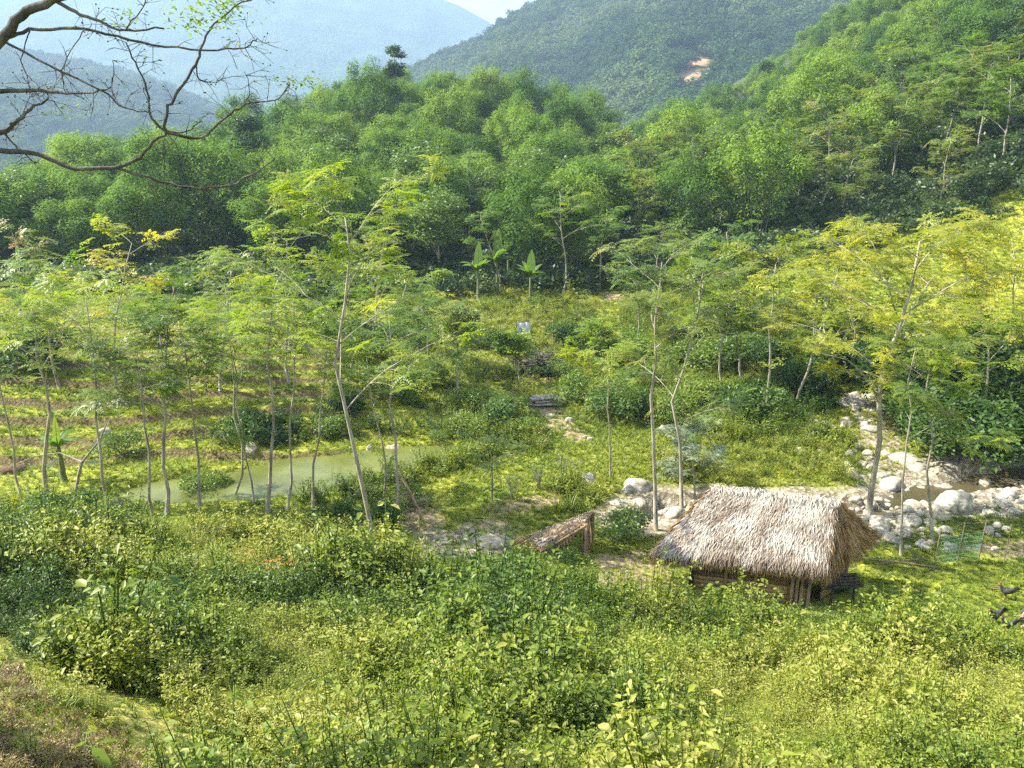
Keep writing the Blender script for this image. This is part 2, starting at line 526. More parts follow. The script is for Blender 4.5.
soil = ramp(t, n2.outputs['Fac'], [(.3, (.15, .11, .06)), (.5, (.25, .19, .115)), (.7, (.36, .30, .20))])
gravc = ramp(t, vor.outputs['Color'], [(.1, (.11, .09, .06)), (.5, (.22, .19, .14)), (.9, (.36, .33, .27))])
def A_(nm):
    return N(t, "ShaderNodeAttribute", attribute_name=nm).outputs['Fac']
risc = ramp(t, n3.outputs['Fac'], [(.35, (.05, .045, .02)), (.55, (.13, .105, .045)), (.75, (.24, .18, .09))])
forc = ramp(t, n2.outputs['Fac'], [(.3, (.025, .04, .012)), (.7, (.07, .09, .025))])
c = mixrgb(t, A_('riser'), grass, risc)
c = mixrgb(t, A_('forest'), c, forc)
brk = math_(t, 'ADD', A_('path'), math_(t, 'MULTIPLY', math_(t, 'SUBTRACT', n2.outputs['Fac'], .5), .8), clamp=True)
c = mixrgb(t, math_(t, 'MULTIPLY', math_(t, 'MULTIPLY', brk, A_('path')), .30), c, soil)
c = mixrgb(t, A_('dirt'), c, soil)
c = mixrgb(t, A_('grav'), c, gravc)
p = N(t, "ShaderNodeBsdfPrincipled", i_Roughness=.95); p.inputs['Specular IOR Level'].default_value = .15
t.links.new(c, p.inputs['Base Color'])
hb = math_(t, 'ADD', n3.outputs['Fac'], vor.outputs['Distance'])
b = N(t, "ShaderNodeBump", i_Strength=.8, i_Distance=.06); t.links.new(hb, b.inputs['Height']); t.links.new(b.outputs[0], p.inputs['Normal'])
t.links.new(p.outputs[0], o.inputs['Surface'])
GROUND = m

def grid_mesh(name, XX, YY, ZZ, mat, attrs={}):
    ny, nx = XX.shape
    V = np.stack([XX, YY, ZZ], -1).reshape(-1, 3)
    i = np.arange(ny - 1)[:, None] * nx; j = np.arange(nx - 1)[None, :]
    Q = np.stack([i + j, i + j + 1, i + nx + j + 1, i + nx + j], -1).reshape(-1, 4)
    g = G(); g.add(V, Q); me = g.mesh(name, mat, smooth=True)
    for k, a in attrs.items():
        at = me.attributes.new(k, 'FLOAT', 'POINT'); at.data.foreach_set('value', np.asarray(a, np.float32).ravel())
    return me
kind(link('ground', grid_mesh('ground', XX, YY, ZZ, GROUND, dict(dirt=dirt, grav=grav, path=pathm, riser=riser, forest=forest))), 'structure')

# ------------------------------------------------------------------ far land, mountains
m, t, o = nodes('mountain_cover')
tco = N(t, "ShaderNodeTexCoord")
n1 = N(t, "ShaderNodeTexNoise", i_Scale=.012, i_Detail=8); t.links.new(tco.outputs['Object'], n1.inputs['Vector'])
n2 = N(t, "ShaderNodeTexVoronoi", i_Scale=.11); t.links.new(tco.outputs['Object'], n2.inputs['Vector'])
n4 = N(t, "ShaderNodeTexNoise", i_Scale=.25, i_Detail=4); t.links.new(tco.outputs['Object'], n4.inputs['Vector'])
cc = ramp(t, n1.outputs['Fac'], [(.3, (.025, .05, .02)), (.55, (.05, .085, .03)), (.75, (.09, .12, .04))])
cc = mixrgb(t, .6, cc, ramp(t, n4.outputs['Fac'], [(.3, (.3, .3, .3)), (.7, (1.5, 1.5, 1.4))]), 'MULTIPLY')
cc = mixrgb(t, N(t, "ShaderNodeAttribute", attribute_name='scar').outputs['Fac'], cc, (.30, .20, .12))
p = N(t, "ShaderNodeBsdfPrincipled", i_Roughness=1.0); p.inputs['Specular IOR Level'].default_value = 0
t.links.new(cc, p.inputs['Base Color'])
b = N(t, "ShaderNodeBump", i_Strength=1.0, i_Distance=3.0); t.links.new(n2.outputs['Distance'], b.inputs['Height']); b.invert = True
t.links.new(b.outputs[0], p.inputs['Normal']); t.links.new(p.outputs[0], o.inputs['Surface'])
MOUNT = m

def ridge_mesh(name, rows, Yn, Yr, zn, n=220, k=90, seed=0, amp=.12, scar=None, gully=1.0):
    pxs = np.array([r[0] for r in rows], float); rws = np.array([r[1] for r in rows], float)
    u = np.linspace(pxs[0], pxs[-1], n)
    rr = np.interp(u, pxs, rws)
    # ridge line in the world
    tops = np.array([at_Y(a, b, Yr) for a, b in zip(u, rr)])
    s = np.concatenate([np.linspace(0, 1, k), np.linspace(1.05, 1.6, 12)])
    U, S = np.meshgrid(np.arange(n), s)
    TX = tops[U, 0]; TZ = tops[U, 2]
    Y = Yn + (Yr - Yn) * S
    X = TX * (Yn + (Yr - Yn) * np.minimum(S, 1.6)) / Yr
    prof = np.where(S <= 1, S ** 1.15, 1 - (S - 1) * 1.6)
    Z = zn + (TZ - zn) * prof
    rel = (Yr - Yn)
    sc = 1.0 / (rel * .22)
    nz = (fbm(X * sc, Y * sc * .35, seed, 6) - .5) * 2 * gully
    Z = Z + nz * (TZ.max() - zn) * amp * np.sin(np.clip(S, 0, 1) * math.pi) ** .6
    at = {}
    if scar: 
        px_, py_, _ = project(np.stack([X, Y, Z], -1))
        q = np.zeros(X.shape)
        for (sx, sy, rx, ry, rot) in scar:
            dx = px_ - sx; dy = py_ - sy; c_, s_ = math.cos(rot), math.sin(rot)
            a_ = dx * c_ + dy * s_; b_ = -dx * s_ + dy * c_
            q = np.maximum(q, 1 - sstep(.7, 1.25, np.hypot(a_ / rx, b_ / ry) + (fbm(X * .08, Y * .08, 5) - .5) * .7))
        at['scar'] = q
    me = grid_mesh(name, X, Y, Z, MOUNT, at)
    return kind(link(name, me), 'structure'), (X, Y, Z, S, at.get('scar'))

plain = G(); plain.add([[-6000, -3000, -25], [6000, -3000, -25], [6000, 6000, -25], [-6000, 6000, -25]], [[0, 1, 2, 3]])
kind(link('distant_ground', plain.mesh('distant_ground', MOUNT)), 'structure')
midm, MID = ridge_mesh('middle_mountain', [(330,100),(400,78),(440,60),(482,43),(505,27),(529,14),(562,5),(600,-6),(650,-28),(740,-60),(860,-95),(1024,-120),(1300,-150)],
                       330, 800, -20, n=420, k=240, seed=41, amp=.16,
                       scar=[(697,80,24,13,-.35),(690,60,20,8,.15)])
farm, FAR = ridge_mesh('far_mountain', [(-500,20),(-200,-40),(0,-60),(150,-75),(300,-48),(380,-22),(458,5),(489,22),(520,46),(640,90),(900,110)],
                       1500, 2900, -20, n=260, k=120, seed=77, amp=.13)
leftm, LEFTR = ridge_mesh('left_ridge', [(-500,0),(-200,25),(0,50),(60,60),(110,72),(150,82),(178,95),(230,120),(300,140),(420,150)],
                          500, 1150, -20, n=220, k=110, seed=15, amp=.12)

# ------------------------------------------------------------------ water
def water_mat(name, col, rough=.08, sc=3.0, bs=.12, spec=.5):
    m, t, o = nodes(name)
    c = N(t, "ShaderNodeTexCoord")
    n = N(t, "ShaderNodeTexNoise", i_Scale=.7, i_Detail=5); t.links.new(c.outputs['Object'], n.inputs['Vector'])
    p = N(t, "ShaderNodeBsdfPrincipled", i_Roughness=rough); p.inputs['Specular IOR Level'].default_value = spec
    t.links.new(ramp(t, n.outputs['Fac'], [(.35, tuple(x * .75 for x in col)), (.65, tuple(x * 1.2 for x in col))]), p.inputs['Base Color'])
    n2 = N(t, "ShaderNodeTexNoise", i_Scale=sc, i_Detail=3); t.links.new(c.outputs['Object'], n2.inputs['Vector'])
    b = N(t, "ShaderNodeBump", i_Strength=bs, i_Distance=.05); t.links.new(n2.outputs['Fac'], b.inputs['Height']); t.links.new(b.outputs[0], p.inputs['Normal'])
    t.links.new(p.outputs[0], o.inputs['Surface']); return m
W_POND = water_mat('pond_water', (.10, .115, .03), .2, spec=.22)
W_STR = water_mat('stream_water', (.07, .06, .032), .06, 7, .5)
def sheet(name, pts, z, mat):
    xs = [p[0] for p in pts]; ys = [p[1] for p in pts]
    x0, x1, y0, y1 = min(xs) - .6, max(xs) + .6, min(ys) - .6, max(ys) + .6
    X, Y = np.meshgrid(np.arange(x0, x1 + .3, .3), np.arange(y0, y1 + .3, .3))
    d = seg_dist(X, Y, pts)
    return X, Y, d
def water(name, keep, X, Y, z, mat):
    ny, nx = X.shape
    i = np.arange(ny - 1)[:, None] * nx; j = np.arange(nx - 1)[None, :]
    Q = np.stack([i + j, i + j + 1, i + nx + j + 1, i + nx + j], -1).reshape(-1, 4)
    kq = keep.ravel()[Q].any(1)
    g = G(); g.add(np.stack([X, Y, np.full(X.shape, z)], -1).reshape(-1, 3), Q[kq])
    return kind(link(name, g.mesh(name, mat)), 'structure')
X, Y, d = sheet('p', POND, .3, None)
water('pond', in_poly(X, Y, POND) | (d < .3), X, Y, .24, W_POND)
X, Y, d = sheet('s', STREAM, 0, None)
water('stream', d < 2.6, X, Y, -.46, W_STR)

# ------------------------------------------------------------------ plant templates (vectorised)
def rotmats(n, rng, tilt=.3, full=False):
    az = rng.uniform(0, 2 * math.pi, n); ti = rng.normal(0, tilt, n); ta = rng.uniform(0, 2 * math.pi, n)
    cz, sz = np.cos(az), np.sin(az)
    Rz = np.zeros((n, 3, 3)); Rz[:, 0, 0] = cz; Rz[:, 0, 1] = -sz; Rz[:, 1, 0] = sz; Rz[:, 1, 1] = cz; Rz[:, 2, 2] = 1
    c, s = np.cos(ti), np.sin(ti)
    Rx = np.zeros((n, 3, 3)); Rx[:, 0, 0] = 1; Rx[:, 1, 1] = c; Rx[:, 1, 2] = -s; Rx[:, 2, 1] = s; Rx[:, 2, 2] = c
    cz, sz = np.cos(ta), np.sin(ta)
    Ra = np.zeros((n, 3, 3)); Ra[:, 0, 0] = cz; Ra[:, 0, 1] = -sz; Ra[:, 1, 0] = sz; Ra[:, 1, 1] = cz; Ra[:, 2, 2] = 1
    return Ra @ Rx @ Rz

def stamp(g, T, TQ, P, R, s, v, m=0):
    """stamp template T (K,3) at points P with rotations R and scales s"""
    n = len(P); K = len(T)
    V = np.einsum('nij,kj->nki', R, T) * np.asarray(s).reshape(-1, 1, 1) + P[:, None, :]
    Q = (TQ[None, :, :] + (np.arange(n) * K)[:, None, None]).reshape(-1, 4)
    vv = np.repeat(v, len(TQ)) if np.ndim(v) == 1 else v.ravel()
    g.add(V.reshape(-1, 3), Q, vv, m)

def kites(P, D, U, L, Wd, fold=.15):
    """leaf kites at P pointing along D, with side axis from D x U"""
    S = np.cross(D, U); S /= np.linalg.norm(S, axis=-1, keepdims=True) + 1e-9
    Nn = np.cross(S, D)
    L = np.reshape(L, (-1, 1)); Wd = np.reshape(Wd, (-1, 1))
    a = P; b = P + D * L * .45 + S * Wd * .5 + Nn * Wd * fold; c = P + D * L; d = P + D * L * .45 - S * Wd * .5 + Nn * Wd * fold
    V = np.stack([a, b, c, d], 1).reshape(-1, 3)
    Q = np.arange(len(P) * 4).reshape(-1, 4)
    return V, Q

def ovates(P, D, U, L, Wd, fold=.18):
    """leaves with a midrib fold and round shoulders, two quads each"""
    S = np.cross(D, U); S /= np.linalg.norm(S, axis=-1, keepdims=True) + 1e-9
    Nn = np.cross(S, D)
    L = np.reshape(L, (-1, 1)); Wd = np.reshape(Wd, (-1, 1))
    t = P + D * L - Nn * L * .10
    def sh(sgn, f, w): return P + D * L * f + S * Wd * w * sgn + Nn * Wd * fold * w * 2
    V = np.stack([P, sh(1, .28, .46), sh(1, .66, .34), t, sh(-1, .66, .34), sh(-1, .28, .46)], 1).reshape(-1, 3)
    b = (np.arange(len(P)) * 6)[:, None]
    return V, np.concatenate([b + [0, 1, 2, 3], b + [0, 3, 4, 5]], 1).reshape(-1, 4)

def unit(v):
    return v / (np.linalg.norm(v, axis=-1, keepdims=True) + 1e-9)

def rosette(seed, nf=8, npair=6, L=.42, ll=.14, lw=.05, droop=.35):
    """spray of pinnate leaves radiating from a twig tip"""
    r = np.random.default_rng(seed); Ps = []; Ds = []; Ls = []; Ws = []
    for k in range(nf):
        az = k * 2 * math.pi / nf + r.uniform(-.3, .3); el = r.uniform(.05, .55); ln = L * r.uniform(.75, 1.2)
        for j in range(npair):
            tt = (j + 1.0) / npair
            rad = ln * tt
            p = np.array([math.cos(az) * rad * math.cos(el), math.sin(az) * rad * math.cos(el), rad * math.sin(el) - droop * ln * tt * tt])
            for sgn in (-1, 1):
                a2 = az + sgn * (1.05 - .45 * tt)
                Ps.append(p); Ds.append([math.cos(a2), math.sin(a2), -.25 + r.uniform(-.15, .15)])
                Ls.append(ll * (1.1 - .45 * tt)); Ws.append(lw)
    Ps = np.array(Ps); Ds = unit(np.array(Ds))
    return kites(Ps, Ds, np.tile([0, 0, 1.0], (len(Ps), 1)), np.array(Ls), np.array(Ws))
ROS_N = [rosette(s, 8, 6) for s in range(4)]
ROS_F = [rosette(10 + s, 7, 3, .5, .26, .11) for s in range(4)]

def curve3(p0, d0, length, n, bend, r, wig=.06):
    """polyline that starts along d0 and bends by vector bend"""
    pts = [np.array(p0, float)]; d = unit(np.array(d0, float))
    for i in range(n):
        d = unit(d + np.array(bend) / n + r.normal(0, wig, 3))
        pts.append(pts[-1] + d * length / n)
    return np.array(pts), d

def melia(seed, H, spread, trunk_r=.09, first=.5, nb=7, near=True, lean=(0, 0), path=None, dens=1.0, flat=1.0, up=.9, rs=1.0, low=True):
    """slender tree with an umbrella of feathery leaf sprays; returns trunk and crown collectors"""
    r = np.random.default_rng(seed); wood = G(); crown = G()
    if path is None:
        k = 8; tt = np.linspace(0, 1, k)
        wob = np.cumsum(r.normal(0, .014 * H, (k, 2)), 0); wob[0] = 0
        tp = np.stack([lean[0] * H * tt ** 1.3 + wob[:, 0] * .8, lean[1] * H * tt ** 1.3 + wob[:, 1] * .8, H * .86 * tt], 1)
    else:
        tp = np.array(path, float); k = len(tp); tt = np.linspace(0, 1, k)
    wood.tube(tp, trunk_r * (1 - .72 * tt) * (1 + .25 * (tt == 0)), 7)
    tips = []
    def at(tq):
        x = tq * (k - 1); i = min(int(x), k - 2); return tp[i] + (tp[i + 1] - tp[i]) * (x - i)
    az0 = r.uniform(0, 6.28)
    for b in range(nb):
        tq = first + (1 - first) * (b / max(nb - 1, 1)) ** .9
        az = az0 + b * 2.4 + r.uniform(-.4, .4)
        elev = r.uniform(.55, .95) * up
        L = spread * (1.05 - .35 * (tq - first) / (1 - first)) * r.uniform(.8, 1.15)
        d0 = np.array([math.cos(az) * math.cos(elev), math.sin(az) * math.cos(elev), math.sin(elev)])
        pts, d = curve3(at(tq), d0, L, 6, (0, 0, -.35 * flat), r)
        rb = trunk_r * .42 * (1 - .5 * tq)
        wood.tube(pts, np.linspace(rb, rb * .3, len(pts)), 5, cap=False)
        tips.append(pts[-1])
        for s in range(4):
            j = 2 + s if s < 4 else 5
            j = min(j, len(pts) - 1)
            a2 = az + (1 if s % 2 else -1) * r.uniform(.5, 1.1)
            e2 = r.uniform(.15, .6)
            d2 = np.array([math.cos(a2) * math.cos(e2), math.sin(a2) * math.cos(e2), math.sin(e2)])
            p2, dd = curve3(pts[j], d2, L * r.uniform(.3, .5), 4, (0, 0, -.2 * flat), r)
            wood.tube(p2, np.linspace(rb * .45, rb * .16, len(p2)), 4, cap=False)
            tips.append(p2[-1]); tips.append(p2[2])
            for q in range(2):
                a3 = a2 + r.uniform(-1, 1)
                d3 = np.array([math.cos(a3), math.sin(a3), r.uniform(0, .6)])
                p3, _ = curve3(p2[2], d3, L * r.uniform(.15, .25), 3, (0, 0, -.1), r)
                wood.tube(p3, np.linspace(rb * .22, rb * .1, len(p3)), 3, cap=False)
                tips.append(p3[-1])
    if low:
        for q in range(int(3 * dens)):
            tips.append(at(r.uniform(.3, .6)) + np.array([r.normal(0, .25), r.normal(0, .25), 0]))
    tips = np.array(tips)
    keep = r.uniform(size=len(tips)) < min(1, .72 * dens); tips = tips[keep]
    P = tips
    if dens > 1.0:
        ex = tips[r.uniform(size=len(tips)) < dens - 1.0]
        P = np.concatenate([tips, ex + r.normal(0, .3 * rs, ex.shape) * [1, 1, .5]])
    rs = rs * .8
    ROS = ROS_N if near else ROS_F
    which = r.integers(0, 4, len(P))
    for w_ in range(4):
        s_ = which == w_
        if not s_.any(): continue
        T, TQ = ROS[w_]; n = s_.sum()
        v = np.clip(r.normal(.5, .22, n)[:, None] + r.normal(0, .12, (n, len(TQ))), 0, 1)
        stamp(crown, T, TQ, P[s_] + r.normal(0, .12, (n, 3)), rotmats(n, r, .42), r.uniform(.75, 1.25, n) * rs, v)
    return wood, crown

def bamboo(seed, H=11, R=2.6, culms=22, leaves=9000):
    """clump of culms that arch outwards and end in rounded feathery plumes"""
    r = np.random.default_rng(seed); wood = G(); crown = G()
    C = []
    for i in range(culms):
        az = i * 2.4 + r.normal(0, .3); q = math.sqrt((i + .5) / culms); h = H * (1.0 - .34 * q ** 2.4) * r.uniform(.82, 1.06)
        k = 9; tt = np.linspace(0, 1, k); p0 = .25 * R * q
        rad = p0 + R * .78 * q * r.uniform(.8, 1.2) * tt ** 2.2
        wood.tube(np.stack([math.cos(az) * rad, math.sin(az) * rad, h * (tt - .06 * tt ** 6)], 1), .05 * (1 - .8 * tt), 4, cap=False)
        C.append([math.cos(az) * rad[-1], math.sin(az) * rad[-1], h * .9])
    C = np.array(C); n = leaves
    ci = r.integers(0, culms, n)
    w_ = r.uniform(.6, 1.15, culms) * R * .30
    d = unit(r.normal(0, 1, (n, 3)))
    rr = (1 - .6 * r.uniform(size=n) ** 2.2)
    P = C[ci] + d * (w_[ci] * rr)[:, None] * [1, 1, 1.25]
    dn = r.uniform(size=n) < .30                      # thinner foliage down the culm
    t_ = r.uniform(.35, .95, n)
    low = C[ci] * np.stack([.3 + .7 * t_ ** 2, .3 + .7 * t_ ** 2, t_], 1) + d * (w_[ci] * .75)[:, None] * [1, 1, .6]
    P = np.where(dn[:, None], low, P) + r.normal(0, .10, (n, 3))
    az = np.arctan2(d[:, 1], d[:, 0]) + r.normal(0, .7, n)
    D = unit(np.stack([np.cos(az), np.sin(az), r.uniform(-1.3, .15, n)], 1))
    V, Q = kites(P, D, unit(d + [0, 0, .8]), r.uniform(.22, .45, n), r.uniform(.07, .14, n))
    crown.add(V, Q, np.clip(.28 + .34 * ((ci * .618) % 1) + r.normal(0, .12, n) - .12 * dn, 0, 1))  # lower leaves coloured darker, so the plume tops read as sunlit
    return wood, crown

def broadleaf(seed, H=9, R=2.8, lobes=14, leaves=5000, trunk=.14, leaf=.34, base=.35, dome=1.0):
    r = np.random.default_rng(seed); wood = G(); crown = G()
    k = 6; tt = np.linspace(0, 1, k)
    tp = np.stack([r.normal(0, .08, k).cumsum(), r.normal(0, .08, k).cumsum(), H * .72 * tt], 1); tp[0, :2] = 0
    wood.tube(tp, trunk * (1 - .6 * tt), 6)
    cs = []
    for i in range(lobes):
        az = i * 2.4 + r.uniform(-.3, .3); u = r.uniform(0, 1)
        zz = H * (base + (1 - base) * (.12 + .80 * u))
        rad = R * (math.sin(math.pi * min(.95, (.18 + .72 * u))) ** .7) * r.uniform(.45, .85)
        c_ = np.array([math.cos(az) * rad, math.sin(az) * rad, zz]); cs.append(c_)
        j = r.integers(2, 5)
        mid = (tp[j] + c_) / 2 + np.array([0, 0, -.1 * H * .3])
        wood.tube([tp[j], mid, c_], [trunk * .35, trunk * .22, trunk * .08], 4, cap=False)
    cs = np.array(cs); lr = R * r.uniform(.30, .52, lobes)
    w_ = lr ** 2; w_ /= w_.sum()
    li = r.choice(lobes, leaves, p=w_)
    d = unit(r.normal(0, 1, (leaves, 3))); d[:, 2] = np.where(d[:, 2] < -.2, d[:, 2] * .5, d[:, 2])
    rr = lr[li] * (1 - .55 * r.uniform(size=leaves) ** 1.8)
    sub = 1 + .25 * np.sin(d[:, 0] * 7 + li) * np.cos(d[:, 1] * 6 + d[:, 2] * 5 + li * 2)
    P = cs[li] + d * (rr * sub)[:, None] * [1, 1, .72 * dome]
    az = r.uniform(0, 6.28, leaves)
    D = unit(np.stack([np.cos(az), np.sin(az), r.normal(-.25, .35, leaves)], 1) + d * .5)
    U = unit(d + [0, 0, .6] + r.normal(0, .5, (leaves, 3)))
    V, Q = kites(P, D, U, leaf * r.uniform(.7, 1.3, leaves), leaf * .42 * r.uniform(.7, 1.3, leaves))
    crown.add(V, Q, np.clip(.3 * ((li * .618) % 1) + .35 + r.normal(0, .15, leaves), 0, 1))
    return wood, crown

def bush_g(seed, R=1.0, H=1.0, leaves=1800, leaf=.09, lobes=8):
    r = np.random.default_rng(seed); crown = G(); wood = G()
    cs = np.stack([r.normal(0, R * .42, lobes), r.normal(0, R * .42, lobes), H * r.uniform(.25, .7, lobes)], 1)
    lr = R * r.uniform(.3, .5, lobes)
    for c_ in cs:
        wood.tube([[0, 0, -.1], c_ * [.5, .5, .5], c_], [.03, .02, .008], 4, cap=False)
    li = r.integers(0, lobes, leaves)
    d = unit(r.normal(0, 1, (leaves, 3))); d[:, 2] = np.abs(d[:, 2]) * np.where(r.uniform(size=leaves) < .8, 1, -.7)
    P = cs[li] + d * (lr[li] * (1 - .5 * r.uniform(size=leaves) ** 2))[:, None] * [1, 1, .9 * H / R]
    P[:, 2] = np.maximum(P[:, 2], .02)
    sp = r.uniform(size=leaves) < .06
    P[sp, 2] += r.uniform(.05, .3, sp.sum()) * H
    az = r.uniform(0, 6.28, leaves)
    D = unit(np.stack([np.cos(az), np.sin(az), r.normal(.1, .5, leaves)], 1) + d * .4)
    U = unit(d + [0, 0, .5] + r.normal(0, .5, (leaves, 3)))
    V, Q = kites(P, D, U, leaf * r.uniform(.7, 1.4, leaves), leaf * .5 * r.uniform(.7, 1.3, leaves))
    crown.add(V, Q, np.clip(.3 * ((li * .618) % 1) + .35 + r.normal(0, .16, leaves), 0, 1))
    return wood, crown

# ------------------------------------------------------------------ scatter (stuff only)
def scatter(name, P, rot, scl, idx, tint, sources):
    me = bpy.data.meshes.new(name); n = len(P)
    me.vertices.add(n); me.vertices.foreach_set('co', np.asarray(P, np.float32).ravel())
    for nm, ty, dat, ke in (('rot', 'FLOAT_VECTOR', rot, 'vector'), ('scl', 'FLOAT', scl, 'value'), ('idx', 'INT', idx, 'value'), ('tint', 'FLOAT', tint, 'value')):
        a = me.attributes.new(nm, ty, 'POINT')
        a.data.foreach_set(ke, np.asarray(dat, np.int32 if ty == 'INT' else np.float32).ravel())
    o = link(name, me); kind(o, 'stuff')
    col = bpy.data.collections.new(name + '_kinds')
    for i, s in enumerate(sources):
        so = bpy.data.objects.new('%s_kind_%02d' % (name, i), s); col.objects.link(so)
    ng = bpy.data.node_groups.new(name, 'GeometryNodeTree')
    ng.interface.new_socket('Geometry', in_out='INPUT', socket_type='NodeSocketGeometry')
    ng.interface.new_socket('Geometry', in_out='OUTPUT', socket_type='NodeSocketGeometry')
    gi = ng.nodes.new('NodeGroupInput'); go = ng.nodes.new('NodeGroupOutput')
    ci = ng.nodes.new('GeometryNodeCollectionInfo'); ci.inputs['Collection'].default_value = col
    ci.inputs['Separate Children'].default_value = True; ci.inputs['Reset Children'].default_value = True
    ip = ng.nodes.new('GeometryNodeInstanceOnPoints'); ip.inputs['Pick Instance'].default_value = True
    def na(nm, ty):
        q = ng.nodes.new('GeometryNodeInputNamedAttribute'); q.data_type = ty; q.inputs['Name'].default_value = nm
        return q.outputs['Attribute']
    L = ng.links
    L.new(gi.outputs[0], ip.inputs['Points']); L.new(ci.outputs[0], ip.inputs['Instance'])
    L.new(na('idx', 'INT'), ip.inputs['Instance Index'])
    L.new(na('rot', 'FLOAT_VECTOR'), ip.inputs['Rotation'])
    L.new(na('scl', 'FLOAT'), ip.inputs['Scale'])
    L.new(ip.outputs[0], go.inputs[0])
    md = o.modifiers.new('scatter', 'NODES'); md.node_group = ng
    return o
#MARK_STUFF
def herb(seed, n=75, R=.28, H=.45, leaf=.06, lw=.5, stems=7, mat=L_WEED, droop=.2):
    r = np.random.default_rng(seed); g = G(); n = int(n * 1.35)
    tips = []
    for s in range(stems):
        az = r.uniform(0, 6.28); q = R * r.uniform(.2, 1); h = H * r.uniform(.6, 1.1)
        pts = np.array([[q * .2 * math.cos(az), q * .2 * math.sin(az), -.04], [q * .6 * math.cos(az), q * .6 * math.sin(az), h * .6], [q * math.cos(az), q * math.sin(az), h]])
        g.tube(pts, [.006, .005, .002], 3, v=.2, cap=False); tips.append(pts)
    tips = np.array(tips)
    si = r.integers(0, stems, n); t_ = r.uniform(.25, 1, n) ** .7
    x = t_ * 2; i = np.minimum(x.astype(int), 1); f = (x - i)[:, None]
    P = tips[si, i] * (1 - f) + tips[si, i + 1] * f + r.normal(0, .025, (n, 3))
    az = r.uniform(0, 6.28, n)
    D = unit(np.stack([np.cos(az), np.sin(az), r.normal(.1 - droop, .35, n)], 1))
    U = unit(np.array([0, 0, 1.0]) + r.normal(0, .35, (n, 3)))
    sz = np.clip(r.lognormal(-.32, .35, n), .35, 1.5)
    V, Q = ovates(P, D, U, leaf * sz, leaf * lw * 1.15 * sz * r.uniform(.8, 1.2, n))
    g.add(V, Q, np.repeat(np.clip(.25 + .5 * t_ + r.normal(0, .2, n), 0, 1), 2))
    return g.mesh('herb', mat)

def tuft(seed, n=26, R=.12, H=.22, wd=.012, mat=L_GRASS):
    r = np.random.default_rng(seed); g = G()
    az = r.uniform(0, 6.28, n); q = R * np.sqrt(r.uniform(size=n)) * .5
    P = np.stack([q * np.cos(az), q * np.sin(az), np.full(n, -.02)], 1)
    h = H * r.uniform(.5, 1.15, n); a2 = az + r.normal(0, .5, n); lean = r.uniform(.15, .9, n)
    D = np.stack([np.cos(a2) * lean, np.sin(a2) * lean, np.ones(n)], 1)
    mid = P + D * (h * .55)[:, None]; tip = P + D * h[:, None] + np.stack([np.cos(a2), np.sin(a2), -.5 + 0 * a2], 1) * (h * .25)[:, None]
    S = np.stack([-np.sin(a2), np.cos(a2), 0 * a2], 1) * wd
    V = np.stack([P - S, P + S, mid + S * .8, mid - S * .8, tip + S * .1, tip - S * .1], 1).reshape(-1, 3)
    b = (np.arange(n) * 6)[:, None]
    Q = np.concatenate([b + [0, 1, 2, 3], b + [3, 2, 4, 5]])
    g.add(V, Q, np.clip(r.normal(.5, .2, len(Q)), 0, 1))
    return g.mesh('tuft', mat)

WEEDS = [herb(1), herb(2, 90, .3, .5, .05), herb(3, 75, .25, .38, .06, .6), herb(4, 130, .32, .35, .036), herb(5, 75, .3, .55, .062, .45),
         herb(6, 46, .25, .32, .066, .75, 6), herb(7, 70, .2, .75, .055, .5, 5), tuft(8, 30, .16, .4, .01)]
TUFTS = [tuft(20), tuft(21, 22, .14, .16), tuft(22, 30, .16, .13, .01), herb(23, 30, .14, .12, .035, .6, 4, L_GRASS), tuft(24, 16, .2, .34, .009)]

def cand(n, ylo, yhi, pw, seed, xr=.80, xadd=3.0):
    """random ground points in the view wedge and beside it, density falling with distance"""
    r = np.random.default_rng(seed)
    u = r.uniform(size=n)
    Y = (ylo ** pw + u * (yhi ** pw - ylo ** pw)) ** (1 / pw)
    hw = Y * xr + xadd
    X = r.uniform(-1, 1, n) * hw
    return X, Y, r

# polygons in the plan as seen from the balcony
WEED_NEAR = [(-400,512),(60,514),(150,532),(300,530),(385,552),(410,574),(500,594),(560,604),(620,614),(660,622),(790,632),(850,628),(900,640),(960,656),(1024,668),(1500,680),(1500,1600),(-400,1600)]
WEED_MID = [[(380,372),(470,362),(520,372),(540,400),(500,420),(440,412),(390,400)],
            [(210,455),(420,420),(470,400),(520,415),(545,440),(540,452),(470,440),(430,436),(300,446),(215,462)],
            [(560,400),(700,372),(800,380),(850,400),(800,430),(720,430),(640,432),(590,425)],
            [(330,485),(470,445),(560,430),(470,470),(415,487),(395,520),(300,510)],
            [(560,488),(640,490),(640,545),(600,560),(560,530)],
            [(480,300),(760,300),(900,340),(1024,330),(1100,420),(900,400),(700,372),(560,380),(480,340)],
            [(680,430),(860,430),(850,480),(690,482),(640,470)]]
HUT_POLY = [(3.6,19.2),(8.2,17.9),(10.0,20.2),(5.2,22.2)]
